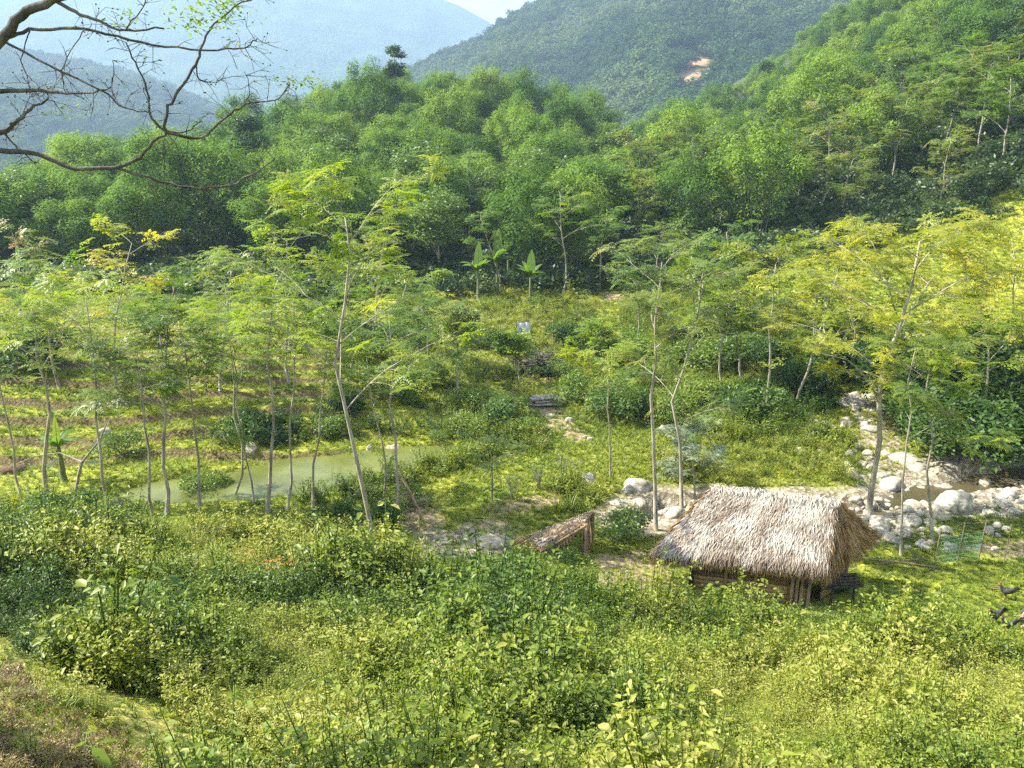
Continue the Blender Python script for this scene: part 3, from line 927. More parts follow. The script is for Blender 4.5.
def zones(X, Y):
    Z = height(X, Y); px, py, _ = project(np.stack([X, Y, Z], -1))
    jx = (fbm(X * .5, Y * .5, 71) - .5) * 30; jy = (fbm(X * .5, Y * .5, 72) - .5) * 14
    nearw = in_poly(px + jx, py + jy, WEED_NEAR) & (Y < 26)
    pa = seg_dist(X, Y, PATH) < .40 + (fbm(X * 2, Y * 2, 63) - .5) * .5
    midw = np.zeros(X.shape, bool)
    for q in WEED_MID: midw |= in_poly(px + jx, py + jy, q)
    wet = (seg_dist(X, Y, STREAM) - .9 * sstep(13, 17, X) < 1.4) | (pond_mask(X, Y) > .5) 
    bare = np.zeros(X.shape, bool)
    for q in DIRT + GRAVEL: bare |= in_poly(px + jx * .5, py + jy * .5, q)
    hut = in_poly(X, Y, HUT_POLY)
    return Z, px, py, nearw, pa, midw, wet, bare, hut

# near and middle weeds
X, Y, r = cand(60000, 4.2, 30, 1.0, 101)
Z, px, py, nw, pa, mw, wet, bare, hut = zones(X, Y)
keep = nw & ~pa & ~wet & ~hut & ~((X > -.6) & (X < 2.4) & (Y > 17.6) & (Y < 21.5) & (r.uniform(size=len(X)) < .9))
gap = fbm(X * .45, Y * .45, 88, 3)
keep &= (r.uniform(size=len(X)) < np.clip(.25 + (gap - .30) * 4, .25, 1)) 
keep &= ~(bare & (r.uniform(size=len(X)) < .8))
X, Y, Z, px, py = X[keep], Y[keep], Z[keep], px[keep], py[keep]
n = len(X)
tn = fbm(X * .28, Y * .28, 91, 3)
lump = fbm(X * .6, Y * .6, 93, 2)
idx = np.clip((fbm(X * .5, Y * .5, 95, 2) - .22) * 11 + r.normal(0, 1.6, n), 0, 7.49).astype(int)
scl = (.45 + 1.9 * np.clip(lump - .25, 0, 1)) * r.uniform(.75, 1.3, n) * (.75 + .25 * sstep(6, 14, Y)) * (1 + .25 * (Y > 14))
tall = r.uniform(size=n) < .10
idx = np.where(tall, r.choice([4, 6, 6, 1], n), idx); scl = np.where(tall, scl * 1.4, scl)
close = (Y < 9) & (r.uniform(size=n) < .15); idx = np.where(close, r.choice([4, 5, 2], n), idx)
far_ = (Y > 11) & np.isin(idx, (2, 4, 5)) & (r.uniform(size=n) < .75); idx = np.where(far_, r.choice([1, 3, 3, 6], n), idx)
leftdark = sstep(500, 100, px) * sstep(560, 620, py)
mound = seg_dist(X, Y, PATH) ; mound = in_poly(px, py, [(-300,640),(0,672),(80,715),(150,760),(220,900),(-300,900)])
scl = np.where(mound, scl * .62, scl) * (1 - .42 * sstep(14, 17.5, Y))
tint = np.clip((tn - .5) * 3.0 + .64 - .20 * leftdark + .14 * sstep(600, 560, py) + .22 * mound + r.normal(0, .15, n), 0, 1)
rot = np.stack([r.normal(0, .2, n), r.normal(0, .2, n), r.uniform(0, 6.28, n)], 1)
# second, denser grass under the weeds comes with the lawn scatter below
L_BRW = leaf_mat('dry_weed_leaf', [(0, (.05, .035, .015)), (.4, (.15, .11, .045)), (.7, (.27, .21, .09)), (1, (.40, .33, .18))], .35, inst=True)
DRYW = [herb(31, 90, .3, .35, .05, mat=L_BRW), herb(32, 70, .3, .3, .06, .6, mat=L_BRW), herb(33, 100, .3, .28, .04, mat=L_BRW), tuft(34, 24, .18, .3, .008, L_BRW)]
mp = np.stack([X, Y, Z], 1)
dm = mound & (r.uniform(size=n) < .92)
scatter('dry_weeds', mp[dm], rot[dm], scl[dm] * 1.1, r.integers(0, 4, dm.sum()), np.clip(r.normal(.5, .22, dm.sum()), 0, 1), DRYW)
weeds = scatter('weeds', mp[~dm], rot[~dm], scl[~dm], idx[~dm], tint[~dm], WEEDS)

X, Y, r = cand(30000, 24, 66, 1.6, 102, xr=.72)
Z, px, py, nw, pa, mw, wet, bare, hut = zones(X, Y)
keep = mw & ~wet & ~bare
X, Y, Z = X[keep], Y[keep], Z[keep]; n = len(X)
scl = (.7 + 1.8 * np.clip(fbm(X * .5, Y * .5, 94, 2) - .3, 0, 1)) * r.uniform(.7, 1.2, n)
idx = r.integers(0, 8, n); tint = np.clip((fbm(X * .2, Y * .2, 92, 3) - .5) * 2.4 + .64 + r.normal(0, .13, n), 0, 1)
rot = np.stack([r.normal(0, .2, n), r.normal(0, .2, n), r.uniform(0, 6.28, n)], 1)
scatter('ground_cover', np.stack([X, Y, Z], 1), rot, scl, idx, tint, WEEDS)

# grass everywhere else in the valley
X, Y, r = cand(95000, 4.2, 64, 1.25, 103, xr=.74)
X = np.concatenate([X, r.uniform(-2, 22, 26000)]); Y = np.concatenate([Y, r.uniform(16, 34, 26000)])
Z, px, py, nw, pa, mw, wet, bare, hut = zones(X, Y)
tw = terrace_w(X, Y)
keep = ~wet & ~hut & ~(on_riser(X, Y) & (r.uniform(size=len(X)) < .85)) & ~(bare & (r.uniform(size=len(X)) < .72)) & ~(pa & (r.uniform(size=len(X)) < .1)) & ~(nw & ~pa & (r.uniform(size=len(X)) < .7))
X, Y, Z, px, py, pa, tw = X[keep], Y[keep], Z[keep], px[keep], py[keep], pa[keep], tw[keep]; n = len(X)
scl = r.uniform(.6, 1.2, n) * (.5 + .5 * sstep(18, 40, Y)) * (1 + .3 * (fbm(X * .4, Y * .4, 97) - .5)) * np.where(pa, .75, 1)
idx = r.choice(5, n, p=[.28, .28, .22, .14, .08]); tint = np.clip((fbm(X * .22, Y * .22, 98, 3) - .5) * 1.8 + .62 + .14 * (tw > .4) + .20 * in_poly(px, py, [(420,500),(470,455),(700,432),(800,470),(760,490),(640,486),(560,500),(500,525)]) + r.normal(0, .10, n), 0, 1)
rot = np.stack([r.normal(0, .15, n), r.normal(0, .15, n), r.uniform(0, 6.28, n)], 1)
scatter('grass', np.stack([X, Y, Z], 1), rot, scl, idx, tint, TUFTS)

# far-off woods on the mountains
def far_crown(seed, n=380):
    r = np.random.default_rng(seed); g = G()
    lob = r.normal(0, 1, (6, 3)) * [1.6, 1.6, .9] + [0, 0, 4.6]
    li = r.integers(0, 6, n); d = unit(r.normal(0, 1, (n, 3))); d[:, 2] = np.where(d[:, 2] < 0, d[:, 2] * .4, d[:, 2])
    P = lob[li] + d * r.uniform(1.4, 2.3, (n, 1))
    az = r.uniform(0, 6.28, n)
    D = unit(np.stack([np.cos(az), np.sin(az), r.normal(-.2, .4, n)], 1)); U = unit(d + [0, 0, .5])
    V, Q = kites(P, D, U, r.uniform(.8, 1.5, n), r.uniform(.5, 1.0, n))
    g.add(V, Q, np.clip(r.normal(.5, .2, n), 0, 1))
    g.tube([[0, 0, -2], [.1, 0, 2], [0, 0, 4.5]], [.25, .2, .1], 4, v=.1, cap=False)
    return g.mesh('far_crown', L_FAR)
FARC = [far_crown(s) for s in range(5)]
def wood_on(name, data, n, seed, smin, smax):
    X, Y, Z, S, scar = data
    r = np.random.default_rng(seed)
    ny, nx = X.shape
    a = r.uniform(0, ny - 14, n); b_ = r.uniform(0, nx - 1.001, n)
    i = a.astype(int); j = b_.astype(int); fa = a - i; fb = b_ - j
    def bl(M): return (M[i, j] * (1 - fa) + M[i + 1, j] * fa) * (1 - fb) + (M[i, j + 1] * (1 - fa) + M[i + 1, j + 1] * fa) * fb
    P = np.stack([bl(X), bl(Y), bl(Z)], 1)
    px, py, _ = project(P)
    k = (px > -120) & (px < 1150) & (py < 230) & (py > -90)
    if scar is not None: k &= bl(scar) < .1
    P = P[k]; n = len(P)
    tint = np.clip((fbm(P[:, 0] * .02, P[:, 1] * .02, 5, 4) - .5) * 2.4 + .5 + r.normal(0, .2, n), 0, 1)
    scatter(name, P, np.stack([np.zeros(n), np.zeros(n), r.uniform(0, 6.28, n)], 1), r.uniform(smin, smax, n), r.integers(0, 5, n), tint, FARC)
wood_on('distant_forest', MID, 26000, 1, .75, 1.5)
wood_on('distant_forest', LEFTR, 9000, 2, .9, 1.6)
# ------------------------------------------------------------------ trees
def tree_obj(name, label, cat, loc, wood, crown, wm, cm, rz=0, s=1.0, group=None, crown_name='crown', trunk_name='trunk'):
    o = root(name, label, cat, loc, rz, s, group)
    link(trunk_name, wood.mesh(trunk_name, wm, smooth=True), o)
    link(crown_name, crown.mesh(crown_name, cm), o)
    return o

def melia_at(bx, by, tx, ty, spread, mat, label, seed, first=.5, nb=7, dens=1.0, path=None, r=.09, near=True, dY=0, wm=BARK, flat=1.0, rs=1.0, up=.9, y=None, low=True):
    b = hit(bx, by) if y is None else np.array([at_Y(bx, by, y)[0], y, hz(at_Y(bx, by, y)[0], y)])
    top = at_Y(tx, ty, b[1] + dY); H = (top[2] - b[2])
    lean = ((top[0] - b[0]) / H, dY / H)
    lp = None
    if path is not None:
        lp = []
        for (qx, qy) in path:
            q = at_Y(qx, qy, b[1] + dY * (by - qy) / max(by - ty, 1)); lp.append(q - b)
        lp[0] = np.array([0, 0, -.1])
    wd, cr_ = melia(seed, H, spread, r, first, nb, near, lean, lp, dens, flat, up, rs, low)
    return tree_obj('feathery_tree', label, 'tree', (b[0], b[1], b[2] - .05), wd, cr_, wm, mat, group=None)

FT = [
 # bx, by, tx, ty, spread, mat, label, seed, kwargs
 (375,558,335,195,3.1,L_YEL,'tall yellow green tree leaning left, its foot beside the gravel patch',1,dict(first=.42,nb=11,dens=1.05,r=0.066,
    path=[(375,558),(370,520),(357,460),(345,405),(335,362),(345,300),(350,250),(345,215)])),
 (395,525,385,275,1.9,L_GRN,'slim straight tree just right of the tall leaning yellow green tree',2,dict(first=.68,low=False,nb=7,dens=.9,r=0.055)),
 (384,500,372,330,1.3,L_YEL,'thin pole tree tightly behind the slim straight tree by the pond end',3,dict(first=.68,low=False,nb=5,dens=.7,r=0.039)),
 (313,512,318,300,1.8,L_YEL,'thin tree with light crown, nearest trunk left of the leaning tree on the pond bank',4,dict(first=.68,low=False,nb=6,dens=.8,r=0.043)),
 (287,510,275,262,1.9,L_YEL,'slightly crooked trunk on the pond bank, second trunk left of the leaning tree',5,dict(first=.68,low=False,nb=7,dens=.9,r=0.047)),
 (267,514,262,250,2.0,L_YEL,'straight pale trunk on the pond bank before the widest water, yellow green crown',6,dict(first=.68,low=False,nb=8,dens=1.0,r=0.062)),
 (254,505,225,290,1.6,L_GRN,'very thin trunk close left of the straight pale trunk on the pond bank',7,dict(first=.62,nb=5,dens=.8,r=0.031)),
 (233,500,205,255,1.9,L_MIX,'thin trunk beside the leafy bush on the pond bank with olive crown',8,dict(first=.68,low=False,nb=7,dens=.9,r=0.043)),
 (200,510,175,285,2.0,L_MIX,'left leaning dark trunk rising behind the leafy bush at the pond',9,dict(first=.62,low=False,nb=7,dens=.8,r=0.047)),
 (167,515,150,300,2.0,L_GRN,'leaning grey trunk at the narrow pond end, right one of a close pair',10,dict(first=.6,low=False,nb=7,dens=.9,r=0.062)),
 (153,517,135,325,1.7,L_MIX,'thinner grey trunk at the narrow pond end, left one of a close pair',11,dict(first=.62,low=False,nb=6,dens=.8,r=0.047)),
 (109,510,90,262,2.3,L_YEL,'thin dark trunk beside the black boulder with a wide pale crown',12,dict(first=.6,low=False,nb=8,dens=.9,r=0.047)),
 (46,492,15,268,2.5,L_YEL,'stout leaning trunk behind the banana plant with a broad layered crown',13,dict(first=.58,low=False,nb=8,dens=1.1,r=0.070)),
 (22,500,-15,290,2.3,L_GRN,'thin tree at the left edge of the view beside the banana plant',14,dict(first=.6,nb=7,dens=.9,r=0.039)),
 (492,502,492,425,1.0,L_MIX,'small nearly bare sapling on the bright lawn in the middle',15,dict(first=.5,nb=4,dens=.3,r=0.035)),
 (610,477,604,330,1.5,L_YEL,'thin dark pole tree standing behind the pale boulders, sparse crown',16,dict(first=.68,low=False,nb=6,dens=.8,r=0.039)),
 (656,530,662,245,2.0,L_MIX,'pale tree with a broken stub limb at mid trunk, left of the hut',17,dict(first=.62,nb=8,dens=.8,r=0.066,
    path=[(656,530),(655,480),(653,430),(651,395),(656,360),(655,320),(660,285),(662,260)])),
 (682,512,705,270,2.1,L_MIX,'forked pale tree rising right beside the left end of the hut roof',18,dict(first=.35,nb=9,dens=.75,r=0.062,
    path=[(682,512),(681,470),(680,440),(672,400),(683,370),(694,330),(700,300),(704,280)])),
 (901,557,925,330,1.5,L_MIX,'thin nearly leafless tree with forked top on the bank right of the hut',19,dict(first=.5,nb=6,dens=.5,r=0.039,
    path=[(901,557),(902,520),(903,480),(907,440),(912,410),(908,380),(915,350)])),
 (934,543,930,355,1.6,L_YEL,'crooked pale trunk beside the green net fence on the stream bank',20,dict(first=.5,nb=6,dens=.7,r=0.047,
    path=[(934,543),(930,500),(927,470),(933,440),(931,420),(926,390),(930,365)])),
 (868,515,925,190,3.4,L_GOLD,'tall white barked tree with golden crown behind the hut gable',21,dict(first=.42,nb=12,dens=1.5,r=0.101,
    path=[(868,515),(872,485),(880,440),(879,400),(883,365),(900,325),(912,285),(920,240)])),
 (697,508,697,422,.95,L_SIL,'low tree with silvery blue foliage just left of the thatched hut',22,dict(first=.5,nb=6,dens=1.3,r=.04,rs=.6,up=.9)),
]
for (bx, by, tx, ty, sp, mt, lb, sd_, kw) in FT:
    if bx < 340: kw['dens'] = kw['dens'] * .74
    o_ = melia_at(bx, by, tx, ty, sp, mt, lb, 100 + sd_, **kw)

# middle distance feathery trees (further up the valley)
MT = [
 (767,412,770,235,2.6,L_GOLD,'pale trunk right of the stream hedge with a golden layered crown'),
 (795,408,840,250,2.8,L_GOLD,'right leaning thin trunk with golden crown above the rocky gully'),
 (720,400,718,270,2.2,L_YEL,'tree with orange tinged top just left of the two pale trunks'),
 (742,395,735,290,2.0,L_MIX,'thin olive tree between the orange tinged tree and the pale trunk'),
 (562,296,562,180,3.3,L_GRN,'lone spreading pale trunk tree on the terrace edge below the bamboo'),
 (467,262,465,145,2.0,L_GRN,'tall straight bare trunk tree in front of the dark bamboo wall'),
 (500,290,480,205,2.0,L_GRN,'small layered tree beside the far banana grove'),
 (590,372,600,322,1.8,L_YEL,'young tree right of the dark brushwood heap'),
 (120,400,125,215,3.0,L_GOLD,'golden topped tree with bare grey lower limbs behind the terraces at left'),
 (60,390,50,250,2.6,L_GRN,'round green topped tree left of the golden tree behind the terraces'),
 (220,390,235,240,2.6,L_MIX,'olive tree with thin crown at the back edge of the terraces'),
 (290,385,292,215,3.2,L_YEL,'bright tree behind the terraces under the highest bamboo'),
 (350,380,370,255,2.5,L_YEL,'yellow green tree at the right end of the terraces'),
 (430,370,420,265,2.3,L_YEL,'yellow green tree between the terraces and the far banana grove'),
 (455,395,452,300,1.8,L_MIX,'small olive tree on the centre slope above the pond'),
 (375,330,395,185,1.5,L_YEL,'slender young tree with a high tuft of lime leaves above the terraces'),
 (345,340,343,200,1.3,L_YEL,'slender lime tuft tree left of the slender young tree above the terraces'),
 (640,345,640,255,2.4,L_GRN,'green layered tree on the slope right of the white cloth'),
 (690,345,690,235,2.7,L_GRN,'broad green tree on the lower right slope, above the silvery tree'),
 (735,335,735,215,2.8,L_GRN,'broad green tree on the lower right slope, next up from the first'),
 (850,380,850,240,2.6,L_GOLD,'golden tree behind the tall white barked tree, left side'),
 (905,380,880,215,2.8,L_GOLD,'golden tree behind the tall white barked tree, right side'),
 (960,400,965,225,3.0,L_GOLD,'golden crowned tree over the dark stream thicket'),
 (1010,400,1010,210,3.0,L_GOLD,'golden crowned tree at the right edge of the view'),
 (985,440,985,300,2.6,L_YEL,'yellow green tree hanging over the shaded stream bend'),
 (900,425,925,320,2.2,L_YEL,'small yellow green tree at the mouth of the rocky gully'),
 (815,350,820,270,2.4,L_YEL,'yellow tree in the gap between the golden trees'),
 (780,330,780,240,2.6,L_MIX,'olive tree standing behind the golden layered crown'),
 (20,360,15,235,2.8,L_MIX,'olive tree at the left edge behind the terraces'),
 (165,370,170,270,2.4,L_GRN,'green tree behind the terraces, right of the golden topped tree'),
 (660,300,660,220,2.4,L_MIX,'thin stemmed olive tree on the upper terraces near the red soil'),
 (600,290,605,205,2.4,L_GRN,'green tree right of the lone spreading tree on the upper terraces'),
 (520,385,515,330,1.4,L_YEL,'small yellow tree on the centre slope left of the log pile'),
]
for i, (bx, by, tx, ty, sp, mt, lb) in enumerate(MT):
    melia_at(bx, by, tx, ty, sp * (.62 if 400 < bx < 760 and by > 320 else .78), mt, lb, 200 + i, first=.5 if i % 3 else .6, nb=8, dens=.66 if bx < 440 else .8, r=.065, near=False, rs=.85)

# forest prototypes
def pair(fn, wm, cm, *a, **k):
    wd, cr_ = fn(*a, **k)
    return wd.mesh('trunk', wm, smooth=True), cr_.mesh('crown', cm)
PB = [pair(bamboo, CULM, L_BAM, s, 10 + (s % 3) * 1.3, 3.0 + .25 * (s % 2), 20 + 2 * (s % 3), 9500) for s in range(6)]
PD = [pair(broadleaf, BARK, L_DARK if s % 2 else L_BUSH, 30 + s, 8.5, 3.0, 15, 5500) for s in range(5)]
def melia_pair(s, mt):
    wd, cr_ = melia(60 + s, 9, 2.9, .1, .38, 9, False, (random.uniform(-.05, .05), 0), None, 1.3, 1, .9, 1.15)
    return wd.mesh('trunk', BARK, smooth=True), cr_.mesh('crown', mt)
random.seed(5)
PM = [melia_pair(0, L_GRN), melia_pair(1, L_MIX), melia_pair(2, L_GRN), melia_pair(3, L_YEL), melia_pair(4, L_MIX)]
ORD = ['first','second','third','fourth','fifth','sixth','seventh','eighth','ninth','tenth','eleventh','twelfth','thirteenth','fourteenth','fifteenth','sixteenth',
       'seventeenth','eighteenth','nineteenth','twentieth','twenty-first','twenty-second','twenty-third','twenty-fourth','twenty-fifth','twenty-sixth','twenty-seventh','twenty-eighth','twenty-ninth','thirtieth',
       'thirty-first','thirty-second','thirty-third','thirty-fourth','thirty-fifth','thirty-sixth']
r = np.random.default_rng(17)
rows = []; y = 64.0; k = 0
while y < 225:
    sp = 5.5 + (y - 60) * .02
    hw = y * .66 + 6
    row = []
    x = -hw + r.uniform(0, sp)
    while x < hw:
        X_ = x + r.normal(0, sp * .22); Y_ = y + r.normal(0, sp * .22); row.append((X_, Y_)); x += sp * r.uniform(.85, 1.15)
    rows.append(row); y += sp * .95
allp = [(i, p) for i, row in enumerate(rows) for p in row]
Pa = np.array([p for _, p in allp]); Za = height(Pa[:, 0], Pa[:, 1])
pxa, pya, _ = project(np.stack([Pa[:, 0], Pa[:, 1], Za], -1))
pxt, pyt, _ = project(np.stack([Pa[:, 0], Pa[:, 1], Za + 11], -1))
# keep what the picture shows: drop trees whose crown is hidden behind nearer ones
order = np.argsort(Pa[:, 1]); sky_line = np.full(1400, 9999.0); chosen = []
for q in order:
    if pxt[q] < -45 or pxt[q] > 1070 or pya[q] < -60: continue
    c0 = int(np.clip(pxt[q] + 150, 0, 1399)); wd_ = max(3, int(830 * 1.7 / Pa[q, 1]))
    lo, hi = max(0, c0 - wd_), min(1400, c0 + wd_)
    left = pxa[q] < 590 - max(0, (Pa[q, 1] - 70)) * .0
    if not left and Pa[q, 1] < 57: continue
    if left and Pa[q, 1] > 152: continue
    if np.mean(sky_line[lo:hi]) < pyt[q] + .2: continue
    sky_line[lo:hi] = np.minimum(sky_line[lo:hi], pyt[q] + 4)
    chosen.append(q)
print('forest', len(chosen))
cnt = {}; tot = {}
chosen.sort(key=lambda q: (allp[q][0], Pa[q, 0]))
SEEN_KIND = {}
for q in chosen:
    i = allp[q][0]; X_, Y_ = Pa[q]; left = pxa[q] < 590
    u = r.uniform()
    if left:
        typ = 'b' if u < .85 else 'd'
    else:
        nearf = sstep(120, 70, Y_)
        typ = 'm' if u < .15 + .5 * nearf else ('d' if u < .48 + .3 * nearf else 'b')
    tot[typ] = tot.get(typ, 0) + 1
    s = r.uniform(.68, 1.05) * (1.0 if left else .95)
    if typ == 'b': P_, nm, lb = PB, 'bamboo_clump', 'feathery green bamboo clump'
    elif typ == 'd': P_, nm, lb = PD, 'forest_tree', 'dense dark green tree'
    else: P_, nm, lb = PM, 'feathery_tree', 'light layered green tree'
    side = 'the left hill' if left else 'the right hill'
    kk = (i, left, typ); cnt[kk] = cnt.get(kk, 0) + 1
    lab = '%s, %s from left in the %s row up %s' % (lb, ORD[min(cnt[kk] - 1, 35)], ORD[min(i, 35)], side)
    z = float(Za[q]) - .3
    a, b = P_[r.integers(0, len(P_))]
    o_ = root(nm, lab, 'bamboo clump' if typ == 'b' else 'tree', (X_, Y_, z), r.uniform(0, 6.28), s, {'b': 'bamboo clumps on the hills', 'd': 'dark trees on the hills', 'm': 'light layered trees on the hills'}[typ])
    if typ == 'b': o_.scale = (s * r.uniform(1.0, 1.3), s * r.uniform(1.0, 1.3), s * r.uniform(.82, 1.0))
    link('stem' if typ == 'b' else 'trunk', a, o_); link('crown', b, o_)

# landmark trees on the skyline
for (tx, ty, Y_, H_, lb) in [(393,46,128,7,'lone round topped tree standing above the bamboo skyline'), (768,62,170,8,'dark round tree on the ridge of the right hill'), (245,118,90,8,'spreading tree on the left hill skyline')]:
    tp_ = at_Y(tx, ty, Y_); g_ = hz(tp_[0], Y_); H2 = tp_[2] - g_
    wd, cr_ = broadleaf(hash(lb) % 7 + 80, H2, H_ * .24, 16, 4200, .2, .36, base=.62, dome=1.2)
    tree_obj('round_tree', lb, 'tree', (tp_[0], Y_, g_), wd, cr_, BARK, L_DARK)

# understorey thicket: one continuous mass under the hill forest
X, Y, r = cand(14000, 56, 235, 1.3, 111, xr=.68, xadd=6)
Z = height(X, Y); n = len(X)
UND = []
for s in range(4):
    g = bush_g(300 + s, 1.6, 1.6, 260, .34, 6)[1]; UND.append(g.mesh('thicket_plant', leaf_mat('thicket_leaf_%d' % s, [(0, (.02, .045, .014)), (.5, (.045, .08, .022)), (1, (.09, .13, .03))], .35, inst=True) if s == 0 else UND[0].materials[0]))
scatter('thicket', np.stack([X, Y, Z], 1), np.stack([np.zeros(n), np.zeros(n), r.uniform(0, 6.28, n)], 1), r.uniform(.5, 1.1, n), r.integers(0, 4, n), r.uniform(0, 1, n), UND)

# ------------------------------------------------------------------ bushes
BP = [bush_g(400 + s, 1.0, .9, 2600, .085, 9) for s in range(5)]
BPm = [(a.mesh('stem', BARK), b.mesh('foliage', L_BUSH)) for a, b in BP]
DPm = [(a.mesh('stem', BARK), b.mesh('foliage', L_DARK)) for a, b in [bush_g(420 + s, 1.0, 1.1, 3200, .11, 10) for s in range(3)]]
BUSH = [
 (612,540,1.25,0,'leafy round bush standing between the small shelter and the hut'),
 (205,492,1.1,0,'leafy bush in front of the pond among thin trunks'),
 (250,442,1.3,1,'dark bush on the far pond bank below the terraces'),
 (285,440,1.1,1,'dark bush right of the pale boulder on the far pond bank'),
 (330,436,1.2,0,'bush on the far pond bank near its right end'),
 (462,436,1.1,0,'wide bush at the right tip of the pond'),
 (440,440,.7,0,'low bush over the tip of the pond'),
 (500,425,1.4,1,'dark bush left of the dirt track'),
 (470,410,1.3,0,'bush on the slope left of the dirt track, upper'),
 (520,435,1.2,0,'bush hugging the left edge of the dirt track'),
 (590,405,1.6,0,'broad bush right of the log pile'),
 (625,420,1.6,1,'broad dark bush right of the dirt track'),
 (665,415,1.5,0,'bush beside the dark bush, toward the pale tree'),
 (640,390,1.5,0,'bush on the slope above the broad dark bush'),
 (700,405,1.6,0,'bush behind the silvery tree'),
 (735,420,1.8,1,'dark bush mass right of the silvery tree'),
 (760,400,1.5,0,'bush at the foot of the golden layered tree'),
 (800,395,1.5,1,'dark bush at the foot of the right leaning tree'),
 (830,375,1.8,1,'dark bush at the head of the rocky gully'),
 (780,375,1.8,1,'dark bush in the shade between the golden trees'),
 (565,376,1.0,0,'bush just above the log pile'),
 (610,365,1.7,0,'bush right of the brushwood heap'),
 (575,350,1.5,1,'dark bush against the right side of the brushwood heap'),
 (385,395,1.6,0,'bush on the terrace edge, centre'),
 (430,385,1.5,0,'bush mound on the centre slope'),
 (345,415,1.2,1,'dark bush behind the pond under the leaning tree'),
 (365,355,1.8,1,'bush at the right end of the upper terraces'),
 (410,345,1.8,0,'bush above the centre slope'),
 (470,345,1.5,0,'bush left of the white cloth'),
 (505,355,1.2,1,'dark bush against the left side of the brushwood heap'),
 (650,360,1.8,0,'bush on the open slope right of the centre'),
 (700,365,1.8,0,'bush on the slope below the broad green trees'),
 (740,360,1.9,0,'bush on the slope left of the golden trees'),
 (125,455,1.2,0,'bush behind the bent dead stem'),
 (30,372,1.8,1,'bush at the back of the terraces at the left edge'),
 (570,560,.7,0,'low leafy plant in the open front of the small shelter'),
 (410,505,.9,0,'bush at the near end of the bright lawn'),
 (385,525,.9,1,'dark low bush under the slim straight tree'),
 (345,530,.9,1,'dark low bush left of the leaning tree foot'),
 (60,520,1.0,1,'dark shrub at the left of the slope'),
 (835,590,.6,1,'small bush against the hut corner'),
]
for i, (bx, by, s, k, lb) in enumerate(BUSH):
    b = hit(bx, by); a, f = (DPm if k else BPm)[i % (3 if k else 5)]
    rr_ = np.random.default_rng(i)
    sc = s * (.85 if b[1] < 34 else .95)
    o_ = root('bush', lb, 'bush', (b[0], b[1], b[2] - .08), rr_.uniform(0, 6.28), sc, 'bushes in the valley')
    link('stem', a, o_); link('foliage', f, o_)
# big shaded thicket of tall shrubs over the stream at right
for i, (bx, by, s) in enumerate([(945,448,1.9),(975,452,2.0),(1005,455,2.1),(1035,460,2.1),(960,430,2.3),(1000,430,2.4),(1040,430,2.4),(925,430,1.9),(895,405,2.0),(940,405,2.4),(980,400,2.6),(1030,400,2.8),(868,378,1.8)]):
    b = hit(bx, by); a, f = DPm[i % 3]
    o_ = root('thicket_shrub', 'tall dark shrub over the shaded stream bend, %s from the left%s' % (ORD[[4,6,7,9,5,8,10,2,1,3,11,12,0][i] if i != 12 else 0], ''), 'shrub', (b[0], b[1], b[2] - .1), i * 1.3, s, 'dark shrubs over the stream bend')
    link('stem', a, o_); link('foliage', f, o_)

# ------------------------------------------------------------------ rocks
ROCK = solid_mat('pale_river_rock', [(.3, (.10, .09, .065)), (.45, (.26, .24, .195)), (.7, (.46, .435, .38))], 2.5, bump=.7, rough=.8)
ROCKD = solid_mat('dark_rock', [(.3, (.03, .03, .025)), (.6, (.09, .085, .07)), (.8, (.18, .18, .12))], 4, bump=.8)
ROCKT = solid_mat('tan_rock', [(.3, (.22, .18, .12)), (.5, (.36, .31, .22)), (.7, (.50, .45, .36))], 3, bump=.6)
import bmesh
def rock_mesh(seed, mat, sub=3):
    bm = bmesh.new(); bmesh.ops.create_icosphere(bm, subdivisions=sub, radius=1.0)
    r = random.Random(seed); 
    planes = [(Vector((r.gauss(0, 1), r.gauss(0, 1), r.gauss(0, .8))).normalized(), r.uniform(.55, .92)) for _ in range(9)]
    off = Vector((r.uniform(0, 50), r.uniform(0, 50), r.uniform(0, 50)))
    from mathutils import noise
    for v in bm.verts:
        p = v.co.copy()
        for nrm, d in planes:
            e = p.dot(nrm) - d
            if e > 0: p -= nrm * e * .85
        p *= 1 + .16 * noise.noise(p * 1.3 + off) + .06 * noise.noise(p * 4 + off)
        v.co = p
    me = bpy.data.meshes.new('boulder'); bm.to_mesh(me); bm.free(); me.materials.append(mat)
    for pl in me.polygons: pl.use_smooth = True
    return me
RK = [rock_mesh(s, ROCK) for s in range(7)]; RT = [rock_mesh(20 + s, ROCKT) for s in range(3)]; RD = [rock_mesh(40, ROCKD)]
def rock(px, py, wpx, lb, meshes=RK, asp=.6, i=0, group=None, sink=.26, yasp=.8):
    b = hit(px, py); dep = b[1] * CP + (EYE - b[2]) * SP; s = wpx / 830 * dep / 2
    o_ = link('boulder', meshes[i % len(meshes)], None, (b[0], b[1] + s * .3, b[2] + s * asp * .35 - sink * s))
    o_.scale = (s, s * yasp, s * asp); o_.rotation_euler = (0, 0, (i * 1.7) % 6.28 if yasp > .75 else 0)
    return tag(o_, lb, 'boulder', group)
rock(636,492,38,'large flat topped pale boulder, the broadest left of the hut',RK,.62,0)
rock(588,482,24,'pale boulder with weeds at its foot, left of the broad flat boulder',RK,.65,1)
rock(620,505,26,'low slab of pale rock below the broad flat boulder',RK,.3,2)
rock(650,514,20,'flat rock lying in the brown water',RK,.25,3)
rock(676,516,24,'pale boulder touching the left end of the hut roof',RK,.6,4)
rock(664,431,18,'pale boulder in front of the bushes near the silvery tree',RK,.7,5)
rock(492,546,40,'pale rounded bank boulder beside the gravel, left of the small shelter',RT,.45,0)
rock(248,452,22,'tan boulder on the far bank of the pond',RT,.8,1)
